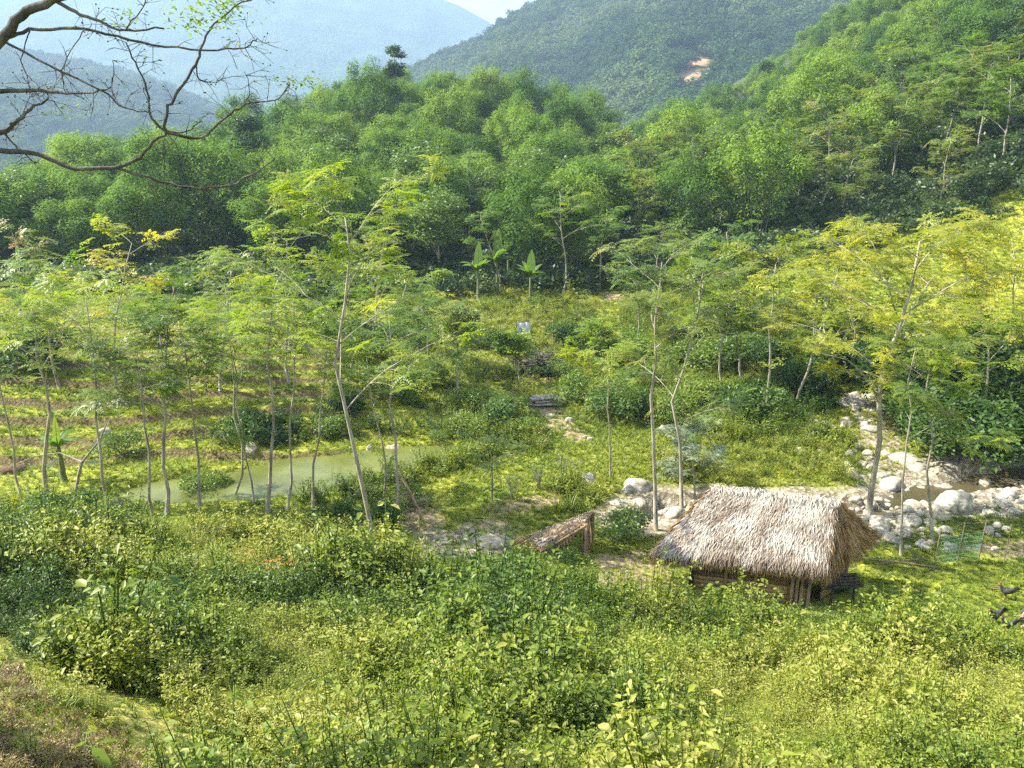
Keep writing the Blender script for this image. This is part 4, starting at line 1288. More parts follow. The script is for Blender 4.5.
rock(370,452,12,'small pale stone at the far edge of the pond',RK,.8,6)
rock(393,450,16,'tan stone on the bank at the right end of the pond',RT,.6,2)
rock(116,512,34,'black mossy boulder at the narrow left end of the pond',RD,.75,0)
rock(104,437,16,'grey boulder behind the bent dead stem',RK,.9,2)
rock(958,512,40,'big cream boulder on the stream bank, largest of all',RK,.7,0,None,.0)
rock(880,530,28,'rounded pale boulder at the near stream edge behind the hut',RK,.6,1)
rock(893,488,30,'grey boulder upstream by the pale crooked trunk',RK,.6,4)
rock(912,466,46,'long grey slab under the stream bank',RK,.45,3)
rock(872,430,30,'flat grey rock midway down the gully',RK,.5,5)
rock(864,408,32,'large flat grey rock at the top of the gully',RK,.45,2)
rock(925,548,26,'low flat pale rock at the near bank',RK,.35,6)
rr_ = np.random.default_rng(33)
TENS = ['twenty', 'thirty', 'forty', 'fifty', 'sixty', 'seventy', 'eighty']
ORDL = [ORD[k] if k < 19 else (TENS[(k + 1) // 10 - 2] + '-' + ORD[(k + 1) % 10 - 1] if (k + 1) % 10 else TENS[(k + 1) // 10 - 2][:-1] + 'ieth') for k in range(89)]
zonesR = [((850,500),(945,545),80,'pale stone in the stream bed right of the hut'), ((905,490),(1040,516),70,'stone in the bar along the far stream edge'), ((845,395),(890,480),40,'grey stone in the rocky gully'),
          ((960,482),(1080,500),22,'stone in the shallow water at the right'), ((890,528),(1010,552),26,'flat stone in the grass of the near bank'), ((640,500),(720,520),7,'small stone by the brown water'), ((800,420),(845,470),12,'stone on the slope left of the gully'),
          ((400,535),(480,560),22,'small pebble stone in the gravel patch'), ((545,410),(592,442),16,'stone on the steep dirt track')]
for zi, ((x0, y0), (x1, y1), nn, lb) in enumerate(zonesR):
    xs_ = np.sort(rr_.uniform(x0, x1, nn))
    for j in range(nn):
        w_ = rr_.choice([6, 8, 10, 13, 17, 22], p=[.15, .2, .22, .2, .15, .08]) * (.5 if zi >= 7 else 1.0)
        rock(xs_[j], rr_.uniform(y0, y1), w_, '%s, %s from the left' % (lb, ORDL[j]), RK if rr_.uniform() < .8 else RT, rr_.uniform(.45, .8), int(rr_.integers(0, 60)), 'stones: ' + lb)

# ------------------------------------------------------------------ thatched hut
TH = leaf_mat('grey_thatch', [(0, (.11, .075, .05)), (.3, (.24, .19, .145)), (.6, (.38, .335, .29)), (1, (.60, .56, .51))], .08, rough=.8, objvar=0, spec=.1)
THB = leaf_mat('brown_thatch', [(0, (.12, .07, .03)), (.4, (.30, .19, .09)), (.8, (.45, .31, .16)), (1, (.58, .46, .30))], .12, rough=.8, objvar=0, spec=.1)
WALL = solid_mat('woven_bamboo_wall', [(.2, (.14, .085, .035)), (.5, (.30, .20, .09)), (.8, (.44, .33, .17))], 8, bump=.3, attr=True)
POST = solid_mat('weathered_post', [(.3, (.12, .08, .045)), (.6, (.27, .20, .12)), (.8, (.38, .31, .20))], 7, bump=.4, stretch=(1, 1, .3))
DARKP = solid_mat('dark_wood', [(.3, (.02, .018, .015)), (.7, (.07, .06, .05))], 7, bump=.4)  # near-black brown wood tone

def thatch_face(g, quad, n, L=.42, wd=.022, seed=0, lift=.05, vlo=.2, vhi=.85, over=.0, rag=.2, jitter=.22, layers=9):
    """blades laid down a roof slope; quad = ridge0, ridge1, eave1, eave0"""
    r = np.random.default_rng(seed); a, b, c, d = [np.array(q, float) for q in quad]
    u = r.uniform(size=n); v = (np.floor(r.uniform(size=n) * layers) + r.uniform(.0, .5, n)) / layers
    top = a * (1 - u)[:, None] + b * u[:, None]; bot = d * (1 - u)[:, None] + c * u[:, None]
    P = top * (1 - v)[:, None] + bot * v[:, None]
    D = unit(bot - top); Nn = unit(np.cross(b - a + (c - d), (d - a) + (c - b)))
    if Nn[..., 2] < 0: Nn = -Nn
    S = unit(np.cross(D, Nn))
    P = P + Nn * (lift * r.uniform(.3, 1.2, n) + .035 * np.cos(v * layers * 6.28))[:, None]
    Dd = unit(D + S * r.normal(0, jitter, n)[:, None] + Nn * r.normal(.03, .10, n)[:, None] + np.array([0, 0, -.06]))
    Ln = L * r.uniform(.6, 1.25, n) * (1 + rag * (v > .85))
    V, Q = kites(P, Dd, np.broadcast_to(Nn, Dd.shape) + r.normal(0, .35, Dd.shape), Ln, wd * r.uniform(.7, 1.6, n), .05)
    vn = fbm(u * 9 + seed, v * 5, seed + 3, 3)
    g.add(V, Q, np.clip(vlo + (vhi - vlo) * (.5 + (vn - .5) * 1.6) + r.normal(0, .16, n) - .22 * (v > .88), 0, 1))

def slab(g, quad, th=.1, v=.4, m=0):
    q = np.array(quad, float); nrm = np.cross(q[1] - q[0], q[3] - q[0]); nrm /= np.linalg.norm(nrm)
    if nrm[2] < 0: nrm = -nrm
    lo = q - nrm * th
    V = np.concatenate([q, lo]); Q = [[0, 1, 2, 3], [7, 6, 5, 4], [0, 4, 5, 1], [1, 5, 6, 2], [2, 6, 7, 3], [3, 7, 4, 0]]
    g.add(V, Q, v, m)

HB = np.array([6.6, 20.2, hz(6.6, 20.2)])
hut = root('thatched_hut', 'small bamboo hut with a steep grey thatched roof on the grass near the stream', 'hut', tuple(HB))
def L_(p): return np.array(p, float) - HB
FL, FR, BR, BL = L_((3.70, 19.35, 1.50)), L_((7.82, 18.40, 1.56)), L_((9.75, 20.15, 1.62)), L_((5.5, 22.0, 1.58))
RL, RR = L_((5.45, 20.75, 2.66)), L_((8.35, 19.5, 2.82))
tf = G()
slab(tf, [RL, RR, FR, FL], .12); slab(tf, [RR, RL, BL, BR], .12)
nn_ = lambda a, b, t: a * (1 - t) + b * t
slab(tf, [RR + [-.02, 0, -.06], RR + [.02, .0, -.06], BR + [0, 0, -.02], FR + [0, 0, -.02]], .1)
slab(tf, [RL + [-.02, 0, -.06], RL + [.02, 0, -.06], FL + [0, 0, -.02], BL + [0, 0, -.02]], .1)
thatch_face(tf, [RL, RR, FR, FL], 17000, .27, .017, 1, vlo=.22, vhi=.92, jitter=.3, layers=13)
thatch_face(tf, [RR, RL, BL, BR], 6000, .3, .022, 2, vlo=.2, vhi=.9, layers=13)
for q in range(2):   # ridge capping
    u = np.random.default_rng(60 + q); n = 700; t_ = u.uniform(size=n)
    P = RL * (1 - t_)[:, None] + RR * t_[:, None] + u.normal(0, .04, (n, 3)) + [0, 0, .10]
    D = unit(np.stack([u.normal(0, .5, n), np.full(n, -1.0 if q else 1.0), u.normal(-.55, .2, n)], 1))
    V, Q = kites(P, D, np.tile([0, 0, 1.0], (n, 1)), u.uniform(.12, .28, n), u.uniform(.015, .03, n), .05); tf.add(V, Q, np.clip(u.normal(.78, .2, n), 0, 1))
link('thatch_roof', tf.mesh('thatch_roof', TH), hut)
tg = G()
thatch_face(tg, [RR + [-.05, .05, .02], RR + [.05, .1, .0], BR, FR], 6000, .42, .016, 5, vlo=.1, vhi=.75, rag=.4, jitter=.25, layers=5)
link('gable_thatch', tg.mesh('gable_thatch', THB), hut, None)
tg = G(); thatch_face(tg, [RL + [.05, 0, .02], RL + [-.05, 0, .0], FL, BL], 2200, .5, .022, 6, vlo=.1, vhi=.8, rag=.4, layers=5)
u = np.random.default_rng(66); n = 1500; t_ = u.uniform(size=n)   # brown fringe under the front eave
P = FL * (1 - t_)[:, None] + FR * t_[:, None] + u.normal(0, .03, (n, 3)) + [0, .05, -.04]
D = unit(np.stack([u.normal(0, .25, n), u.normal(-.25, .2, n), np.full(n, -1.0)], 1))
V, Q = kites(P, D, np.tile([0, 1.0, 0], (n, 1)), u.uniform(.15, .36, n), u.uniform(.018, .035, n), .05); tg.add(V, Q, np.clip(u.normal(.45, .2, n), 0, 1))
link('thatch_fringe', tg.mesh('thatch_fringe', THB), hut)
# walls of horizontal split bamboo, inset under the eaves
def inset(p, q, t): return p + (q - p) * t
c0 = (FL + FR + BR + BL) / 4
WF = [inset(c, c0, .22) for c in (FL, FR, BR, BL)]
WF[0][:2] += [.35, .0]
def wall_panel(name, a, b, z0, z1, n=9):
    g = G(); a = a.copy(); b = b.copy()
    for k in range(n):
        z = z0 + (z1 - z0) * (k + .5) / n
        p = a.copy(); q = b.copy(); p[2] = z; q[2] = z
        g.bar(p, q, .03, (z1 - z0) / n * .93, v=random.uniform(.1, .9))
    return link(name, g.mesh(name, WALL), hut)
random.seed(3)
wall_panel('front_wall', WF[0], WF[1], .1, 1.5, 11); wall_panel('gable_wall', inset(WF[1], WF[2], .35), WF[2], .1, 1.5, 11)
wall_panel('rear_wall', WF[2], WF[3], .1, 1.5, 11); wall_panel('end_wall', WF[3], WF[0], .1, 1.5, 11)
for i, c_ in enumerate(WF + [inset(WF[0], WF[1], .55), inset(WF[0], WF[1], .86), inset(WF[0], WF[1], .9), inset(WF[0], WF[1], .94), inset(WF[0], WF[1], .3)]):
    g = G(); off = np.array([-.01, -.06, 0])
    g.tube([[c_[0] + off[0], c_[1] + off[1], -.2], [c_[0] + off[0] + .01, c_[1] + off[1], 1.0], [c_[0] + off[0], c_[1] + off[1], 1.62]], .045, 7)
    link('post', g.mesh('post', POST if i != 0 else DARKP, smooth=True), hut)
# rack of dark logs outside the gable
g0 = root('log_rack', 'dark rack of stacked branches under the right gable of the hut', 'rack', (8.55, 18.95, hz(8.55, 18.95)))
for sx in (-.28, .28):
    g = G(); g.tube([[sx, 0, -.1], [sx + .02, 0, .5], [sx, 0, .95]], .035, 6); link('post', g.mesh('post', DARKP), g0)
for k in range(5):
    g = G(); g.tube([[-.5 + .1 * (k % 3), -.08 + .04 * k, .55 + .085 * k], [.0, -.06, .58 + .085 * k], [.52 - .06 * k, .04, .56 + .085 * k]], .04, 6); link('branch', g.mesh('branch', DARKP), g0)

# ------------------------------------------------------------------ small shelter
bs = hit(588, 572); SB = np.array([at_Y(565, 560, 21.0)[0], 21.0, hz(at_Y(565, 560, 21.0)[0], 21.0)])
def S_(px, py, Y): return at_Y(px, py, Y) - SB
sh = root('small_shelter', 'low tilted shelter with a narrow dried leaf roof, left of the hut', 'shelter', tuple(SB))
r0, r1 = S_(527, 536, 21.7), S_(593, 511, 21.9)
e0, e1 = S_(541, 549, 20.7), S_(585, 522, 20.9)
g = G(); slab(g, [r0, r1, e1, e0], .07)
thatch_face(g, [r0, r1, e1, e0], 1700, .13, .03, 11, lift=.02, vlo=.35, vhi=1.0, layers=6, jitter=.3, rag=0)
link('leaf_roof', g.mesh('leaf_roof', leaf_mat('brown_grey_thatch', [(0, (.10, .06, .03)), (.4, (.24, .17, .10)), (.8, (.42, .35, .27)), (1, (.55, .50, .44))], .08, rough=.8, objvar=0, spec=.1)), sh)
g = G()   # thatch hanging at the low left end
l0, l1 = S_(506, 554, 21.6), S_(532, 570, 20.7)
slab(g, [r0, e0, l1, l0], .07)
thatch_face(g, [r0 + [-.05, 0, .03], e0 + [-.05, 0, .03], l1, l0], 1100, .4, .035, 12, vlo=.1, vhi=.8, layers=4, rag=.5)
link('hanging_thatch', g.mesh('hanging_thatch', THB), sh)
g = G()   # sagging mat hanging from the front edge
for k in range(14):
    t0 = k / 14; p = nn_(e0, e1, t0 * .98); dn = .62 * (1 - t0) ** 1.2 + .10
    g.box(p + [.03, -.02, -dn / 2 - .05], (.095, .02, dn), rz=-.3, v=random.uniform(.2, .8))
link('front_mat', g.mesh('front_mat', WALL), sh)
g = G(); g.bar(e0 + [0, -.05, -.06], e1 + [.08, -.05, -.06], .05, .06); g.bar(r0 + [0, 0, -.1], r1 + [.05, 0, -.1], .05, .06); link('beam', g.mesh('beam', POST), sh)
for (q, ww) in ((e1 + [.02, 0, 0], .09), (r1 + [-.03, 0, 0], .07), (e0 + [.1, .05, 0], .05), (r0 + [.1, 0, 0], .05)):
    g = G(); gz_ = hz(q[0] + SB[0], q[1] + SB[1]) - SB[2]
    g.tube([[q[0], q[1], gz_ - .1], [q[0] + .02, q[1], (gz_ + q[2]) / 2], [q[0], q[1], q[2] - .04]], ww, 7); link('post', g.mesh('post', POST, smooth=True), sh)
g = G(); rr_ = np.random.default_rng(5)
for k in range(26):
    q = e1 + np.array([rr_.uniform(-.05, .16), rr_.uniform(-.1, .2), -.05]); g.tube([q, q + [rr_.normal(0, .04), rr_.normal(0, .04), -.5], q + [rr_.normal(0, .1), rr_.normal(0, .1), -rr_.uniform(.7, 1.25)]], [.018, .014, .004], 4, v=rr_.uniform(), cap=False)
link('hanging_straw', g.mesh('hanging_straw', THB), sh)

# ------------------------------------------------------------------ banana plants
def banana(label, loc, H, seed, nl=7, bright=None, s=1.0):
    r = np.random.default_rng(seed); o_ = root('banana_plant', label, 'banana plant', loc, 0, s)
    g = G(); g.tube([[0, 0, -.1], [.02, 0, H * .5], [0, .02, H]], [.11, .09, .05], 8); link('stem', g.mesh('stem', CULM, smooth=True), o_)
    for k in range(nl):
        g = G(); az = k * 2.3 + r.uniform(-.3, .3); el = r.uniform(.75, 1.2) if k else 1.52; Ln = r.uniform(1.0, 1.5) * H * .55 * (1.5 if k == 0 else 1)
        n = 9; tt = np.linspace(0, 1, n); bend = r.uniform(.6, 1.6) if k else .02
        P = []; p = np.array([0, 0, H * .95]); a = el
        for t_ in tt:
            P.append(p.copy()); p = p + np.array([math.cos(az) * math.cos(a), math.sin(az) * math.cos(a), math.sin(a)]) * Ln / n; a -= bend / n * (1 + t_)
        P = np.array(P); w_ = (.26 if k == 0 else .19) * Ln ** .5 * np.sin(np.clip(.12 + tt * .88, 0, 1) * math.pi) ** .6; w_[0] = .02; w_[-1] = .02
        S = np.array([-math.sin(az), math.cos(az), 0]) if k else np.array([.8, -.6, 0])
        nt_ = 1
        Lf = P + S * w_[:, None] + [0, 0, -.0]; Rt = P - S * w_[:, None]
        Lf[:, 2] -= w_ * .35; Rt[:, 2] -= w_ * .35
        V = np.concatenate([Lf, P, Rt]); i = np.arange(n - 1)
        Q = np.concatenate([np.stack([i, i + 1, i + 1 + n, i + n], 1), np.stack([i + n, i + 1 + n, i + 1 + 2 * n, i + 2 * n], 1)])
        g.add(V, Q, np.clip(r.normal(.95 if k == 0 and bright else .45, .06, len(Q)), 0, 1)); g.tube(P, .018 * (1.2 - tt), 4, v=.9, cap=False)
        link('leaf', g.mesh('leaf', L_BAN), o_)
    return o_
b = hit(64, 482); banana('banana plant with one upright glowing yellow leaf at the left edge of the slope', tuple(b), 1.35, 3, 7, True)
for i, (bx, by, lb) in enumerate([(478,300,'left banana plant of the far grove in the shade'), (497,295,'middle banana plant of the far grove below the dark bamboo'), (530,305,'right banana plant of the far grove'), (508,285,'rear banana plant of the far grove, highest on the slope'), (25,300,'dim banana plant against the dark left slope')]):
    b = hit(bx, by); banana(lb, tuple(b), 2.1 + .3 * (i % 2), 20 + i, 9)

# bent dead stem with limp grey leaves, near the banana plant
b = hit(75, 490); o_ = root('dead_stem', 'bent dead stem with limp grey leaves beside the glowing banana plant', 'dead plant', tuple(b))
g = G(); q1 = at_Y(82, 462, b[1]) - b; q2 = at_Y(100, 440, b[1]) - b; q3 = at_Y(60, 458, b[1]) - b; q4 = at_Y(8, 468, b[1]) - b; q5 = at_Y(108, 420, b[1]) - b
g.tube([[0, 0, -.1], q1 * .5, q1], .05, 6); g.tube([q1, q2, q5], [.04, .035, .015], 6); g.tube([q1, at_Y(60, 453, b[1]) - b, at_Y(35, 456, b[1]) - b, q4], [.03, .025, .02, .01], 6)
link('stalk', g.mesh('stalk', solid_mat('dead_stalk', [(.3, (.12, .11, .08)), (.7, (.28, .27, .22))], 6), smooth=True), o_)
for k, (c1, c2) in enumerate([(q1, at_Y(105, 462, b[1]) - b), (q2, at_Y(88, 450, b[1]) - b), (q3, at_Y(40, 470, b[1]) - b)]):
    g = G(); V, Q = kites(np.array([c1]), unit(np.array([c2 - c1])), np.array([[0, -1, .3]]), np.array([np.linalg.norm(c2 - c1)]), np.array([.14])); g.add(V, Q, .8); link('dry_leaf', g.mesh('dry_leaf', L_SIL), o_)

# ------------------------------------------------------------------ log pile, brushwood heap, white cloth, earth heaps
b = hit(545, 404); lp = root('log_pile', 'pile of cut grey logs beside the dirt track on the centre slope', 'log pile', tuple(b), .15)
rr_ = np.random.default_rng(8)
GL = solid_mat('grey_log', [(.3, (.16, .14, .12)), (.7, (.40, .38, .34))], 6)
for k in range(16):
    y_ = (k % 6) * .14 - .4; z_ = .08 + (k // 6) * .13; g = G(); L2 = rr_.uniform(.5, .9)
    g.tube([[-L2, y_, z_], [0, y_ + rr_.normal(0, .02), z_ + .02], [L2, y_ + rr_.normal(0, .06), z_ + rr_.normal(0, .03)]], .065, 7); link('log', g.mesh('log', GL, smooth=True), lp)
b = hit(535, 372); hp = root('brushwood_heap', 'dark overgrown heap of brushwood on the centre slope', 'brushwood heap', tuple(b))
g = G(); HM = solid_mat('rotten_brush', [(.3, (.03, .028, .02)), (.7, (.13, .11, .08))], 6)
HR = 60 / 830 * (b[1] * CP + EYE * SP) / 2
for k in range(900):
    a = rr_.uniform(0, 6.28); q = HR * math.sqrt(rr_.uniform()) * .9; h_ = HR * .62 * (1 - (q / HR) ** 2)
    c_ = np.array([math.cos(a) * q, math.sin(a) * q * .8, h_ * rr_.uniform(.5, 1)]); d = unit(rr_.normal(0, 1, 3) * [1, 1, .35]) * rr_.uniform(.2, .6)
    g.tube([c_ - d, c_ + rr_.normal(0, .03, 3), c_ + d], .022, 3, cap=False)
me = rock_mesh(77, HM); core = link('core', me, hp, (0, 0, HR * .1)); core.scale = (HR * .85, HR * .7, HR * .5)
link('branches', g.mesh('branches', HM), hp)
wd, cr_ = bush_g(500, 1.0, .6, 1500, .12, 8); f_ = link('vines', cr_.mesh('vines', L_DARK), hp, (HR * .3, -HR * .5, .1)); f_.scale = (HR * .7, HR * .5, .9)
b = hit(524, 345); wc = root('white_cloth', 'white cloth hung on a stick line above the brushwood heap', 'cloth', tuple(b))
CLO = solid_mat('white_cloth_fabric', [(.3, (.62, .66, .74)), (.7, (.82, .84, .88))], 5, bump=0)
top = at_Y(524, 322, b[1])[2] - b[2]
g = G(); U_, V_ = np.meshgrid(np.linspace(0, 1, 12), np.linspace(0, 1, 9))
Xc = (U_ - .5) * .75 * (1 - .3 * V_) ; Yc = .10 * np.sin(U_ * 14 + V_ * 2); Zc = top - V_ * .95 - .35 * (U_ - .6) ** 2
i = np.arange(8)[:, None] * 12; j = np.arange(11)[None, :]
g.add(np.stack([Xc, Yc, Zc], -1).reshape(-1, 3), np.stack([i + j, i + j + 1, i + 12 + j + 1, i + 12 + j], -1).reshape(-1, 4)); link('fabric', g.mesh('fabric', CLO, smooth=True), wc)
for x_ in (-.45, 1.6):
    g = G(); g.tube([[x_, .02, -.2], [x_ + .02, .02, top * .6], [x_, .02, top + .1]], .03, 5); link('stick', g.mesh('stick', POST), wc)
g = G(); g.tube([[-.45, .02, top + .02], [.5, .02, top - .03], [1.6, .02, top + .02]], .014, 4, cap=False); link('line', g.mesh('line', POST), wc)
for (px_, py_, w_, lb) in [(8, 473, 34, 'red brown earth heap at the left edge beside the terraces'), (80, 452, 20, 'small red brown earth heap behind the banana plant')]:
    rock(px_, py_, w_, lb, [rock_mesh(90, solid_mat('red_soil_' + ('a' if px_ < 20 else 'b'), [(.3, (.05, .03, .018)), (.7, (.14, .08, .045))], 5, bump=.8))], .5, 0); bpy.data.objects[-1] if False else None
for o_ in COL.objects:
    if o_.get('label', '').find('earth heap') >= 0: o_['category'] = 'earth heap'; o_.name = 'earth_heap'

# ------------------------------------------------------------------ fence with green net
fb = hit(935, 566)
fr = root('net_fence', 'thin stake fence with wires and pale green net on the near stream bank', 'fence', tuple(fb))
STK = solid_mat('stake_wood', [(.3, (.08, .07, .05)), (.7, (.22, .18, .12))], 6)
NET = solid_mat('green_net', [(.3, (.16, .42, .22)), (.7, (.26, .55, .32))], 4, bump=0)
stk = [(934,566),(957,563),(978,562),(1003,566),(1022,558),(1048,560)]
tops = [(934,528),(957,522),(978,520),(1003,516),(1022,512),(1048,512)]
SP_ = []
for (a, b_) in zip(stk, tops):
    q = hit(*a); tz = at_Y(b_[0], b_[1], q[1])[2]; lo = q - fb; hi = np.array([lo[0] + .03, lo[1], tz - fb[2]])
    g = G(); g.tube([lo - [0, 0, .1], (lo + hi) / 2, hi], .016, 5); link('stake', g.mesh('stake', STK), fr); SP_.append((lo, hi))
for lv in (.35, .75, .97):
    g = G()
    for (a, b_), (c_, d_) in zip(SP_[:-1], SP_[1:]):
        p = nn_(a, b_, lv); q = nn_(c_, d_, lv); g.tube([p, (p + q) / 2 - [0, 0, .03], q], .006, 3, cap=False)
    link('wire', g.mesh('wire', STK), fr)
g = G()
for (a, b_), (c_, d_) in zip(SP_[:2], SP_[1:3]):
    nx_ = 13; ny_ = 7
    for k in range(nx_ + 1):
        t_ = k / nx_; g.tube([nn_(nn_(a, b_, .02), nn_(c_, d_, .02), t_), nn_(nn_(a, b_, .7), nn_(c_, d_, .7), t_)], .0035, 3, cap=False)
    for k in range(ny_ + 1):
        t_ = .02 + .68 * k / ny_; g.tube([nn_(a, b_, t_), nn_(c_, d_, t_)], .0035, 3, cap=False)
link('net', g.mesh('net', NET), fr)
# fallen poles on the lawn
for i, (p0_, p1_, lb) in enumerate([((868,562),(940,570),'long fallen pole on the grass behind the hut gable'), ((880,566),(925,562),'short fallen pole crossing the long one'), ((985,590),(1022,594),'pale stick lying on the grass beside the hens')]):
    a, b_ = hit(*p0_), hit(*p1_); g = G(); g.tube([a - a + [0, 0, .05], (b_ - a) / 2 + [0, .03, .06], b_ - a + [0, 0, .05]], .03 if i < 2 else .018, 6)
    tag(link('fallen_pole', g.mesh('fallen_pole', POST), None, tuple(a)), lb, 'pole')

# ------------------------------------------------------------------ hens
def skin_body(name, verts, edges, radii, mat, parent, root_i=0, sub=2):
    me = bpy.data.meshes.new(name); me.from_pydata(verts, edges, []); me.materials.append(mat)
    o_ = link(name, me, parent)
    md = o_.modifiers.new('skin', 'SKIN'); md.use_smooth_shade = True
    if not me.skin_vertices: me.attributes  # created with the modifier
    sv = me.skin_vertices[0].data if me.skin_vertices else None
    if sv is None:
        bm = bmesh.new(); bm.from_mesh(me); bm.verts.layers.skin.verify(); bm.to_mesh(me); bm.free(); sv = me.skin_vertices[0].data
    for k, rd in enumerate(radii):
        sv[k].radius = (rd, rd) if not isinstance(rd, tuple) else rd
        sv[k].use_root = (k == root_i)
    s2 = o_.modifiers.new('smooth', 'SUBSURF'); s2.levels = sub; s2.render_levels = sub
    return o_
FEA = solid_mat('black_feather', [(.3, (.012, .012, .015)), (.6, (.04, .04, .045)), (.85, (.14, .12, .10))], 14, bump=.4, rough=.5)
RED = solid_mat('red_comb', [(.3, (.35, .03, .02)), (.7, (.5, .06, .04))], 8, bump=0)
LEG = solid_mat('yellow_shank', [(.3, (.4, .26, .1)), (.7, (.5, .36, .16))], 8, bump=0)
def hen(label, px, py, rz, s=1.0, pale=None):
    b = hit(px, py); o_ = root('hen', label, 'hen', tuple(b), rz, s)
    V = [(0,0,.22),(.09,0,.24),(.14,0,.31),(.165,0,.38),(.2,0,.385),(-.09,0,.25),(-.17,0,.32),(-.21,0,.40),(.02,.05,.16),(.02,.05,.1),(.02,-.05,.16),(.02,-.05,.1)]
    E = [(0,1),(1,2),(2,3),(3,4),(0,5),(5,6),(6,7),(0,8),(8,9),(0,10),(10,11)]
    skin_body('body', V, E, [(.095,.11),(.07,.08),.04,.036,.012,(.075,.08),(.025,.06),(.01,.05),.04,.014,.04,.014], FEA, o_)
    g = G()
    for y_ in (-.05, .05):
        g.tube([[.02, y_, .12], [.03, y_, .05], [.02, y_, .005]], .009, 5); 
        for t_ in (-.5, 0, .5): g.tube([[.02, y_, .008], [.02 + .05 * math.cos(t_), y_ + .05 * math.sin(t_), .004]], .006, 4)
    link('legs', g.mesh('legs', LEG), o_)
    g = G(); g.box((.17, 0, .425), (.05, .008, .03)); g.box((.175, 0, .345), (.02, .012, .03)); link('comb', g.mesh('comb', RED), o_)
    g = G(); g.tube([[.19, 0, .385], [.225, 0, .378]], [.012, .003], 5); link('beak', g.mesh('beak', LEG), o_)
    g = G(); rr = np.random.default_rng(int(px))
    for k in range(9):
        q = np.array([-.16, rr.normal(0, .02), .31]); V_, Q_ = kites(np.array([q]), unit(np.array([[-.6 - .05 * k, rr.normal(0, .15), .9 - .1 * k]])), np.array([[0, 1.0, 0]]), np.array([.17]), np.array([.035])); g.add(V_, Q_)
    link('tail', g.mesh('tail', FEA), o_)
hen('black hen with raised tail, farther of those at the right edge', 1005, 600, 2.6, 1.0)
hen('dark mottled hen, left of the pair in front of the sitting person', 994, 624, 3.3, 1.05)
hen('dark hen nearest to the sitting person at the right edge', 1007, 633, 3.0, 1.0)

# crouching person cut by the right edge
SKINM = solid_mat('skin', [(.3, (.30, .17, .10)), (.7, (.42, .26, .17))], 10, bump=0, rough=.55)
HAIR = solid_mat('black_hair', [(.3, (.01, .01, .01)), (.7, (.03, .026, .022))], 20, bump=.2, rough=.5)
SHIRT = solid_mat('pale_grey_shirt', [(.3, (.38, .42, .48)), (.7, (.55, .58, .63))], 5, bump=.2)
TROU = solid_mat('dark_blue_trousers', [(.3, (.02, .026, .05)), (.7, (.05, .06, .10))], 6, bump=.2)
b = hit(1037, 630)
pr = root('person', 'person in a pale grey shirt and dark trousers crouching beside the hens', 'person', tuple(b), math.radians(200))
PV = [(0,0,.30),(0.02,0,.50),(.08,0,.72),(.12,0,.82),(.15,0,.93),(.17,0,1.0),
      (.10,.17,.72),(.22,.22,.48),(.42,.14,.46),(.50,.12,.46), (.10,-.17,.72),(.22,-.22,.48),(.42,-.10,.46),(.50,-.08,.46),
      (.02,.10,.26),(.36,.17,.50),(.20,.15,.08),(.34,.16,.04),(.02,-.10,.26),(.36,-.17,.50),(.20,-.15,.08),(.34,-.16,.04)]
PE = [(0,1),(1,2),(2,3),(3,4),(4,5),(2,6),(6,7),(7,8),(8,9),(2,10),(10,11),(11,12),(12,13),(0,14),(14,15),(15,16),(16,17),(0,18),(18,19),(19,20),(20,21)]
skin_body('body', PV, PE, [.13,.12,.13,.05,.085,.075,.055,.04,.03,.03,.055,.04,.03,.03,.09,.065,.045,.035,.09,.065,.045,.035], SKINM, pr)
skin_body('shirt', [PV[i] for i in (0,1,2,6,7,10,11)] + [(.10,0,.78)], [(0,1),(1,2),(2,3),(3,4),(2,5),(5,6),(2,7)], [.15,.14,.15,.075,.06,.075,.06,.075], SHIRT, pr, 1)
skin_body('trousers', [PV[i] for i in (0,14,15,16,18,19,20)], [(0,1),(1,2),(2,3),(0,4),(4,5),(5,6)], [.145,.105,.08,.055,.105,.08,.055], TROU, pr)
me = rock_mesh(5, HAIR, 3); h_ = link('hair', me, pr, (.13, 0, 1.0)); h_.scale = (.105, .10, .10)
g = G()
for y_ in (-.03, .03): g.box((.245, y_, .96), (.012, .022, .01), v=.1)
link('eyes', g.mesh('eyes', HAIR), pr)
g = G(); g.tube([[.235, 0, .96], [.265, 0, .925]], [.01, .016], 6); link('nose', g.mesh('nose', SKINM, smooth=True), pr)
g = G()
for sy in (-1, 1):
    yb = .12 if sy > 0 else -.08
    for k in range(4): g.tube([[.50, yb + (k - 1.5) * .018, .46], [.56, yb + (k - 1.5) * .022, .45], [.59, yb + (k - 1.5) * .022, .42]], [.009, .008, .006], 5)
    g.tube([[.50, yb - sy * .03, .46], [.53, yb - sy * .05, .45], [.55, yb - sy * .05, .43]], [.010, .009, .006], 5)
link('fingers', g.mesh('fingers', SKINM, smooth=True), pr)

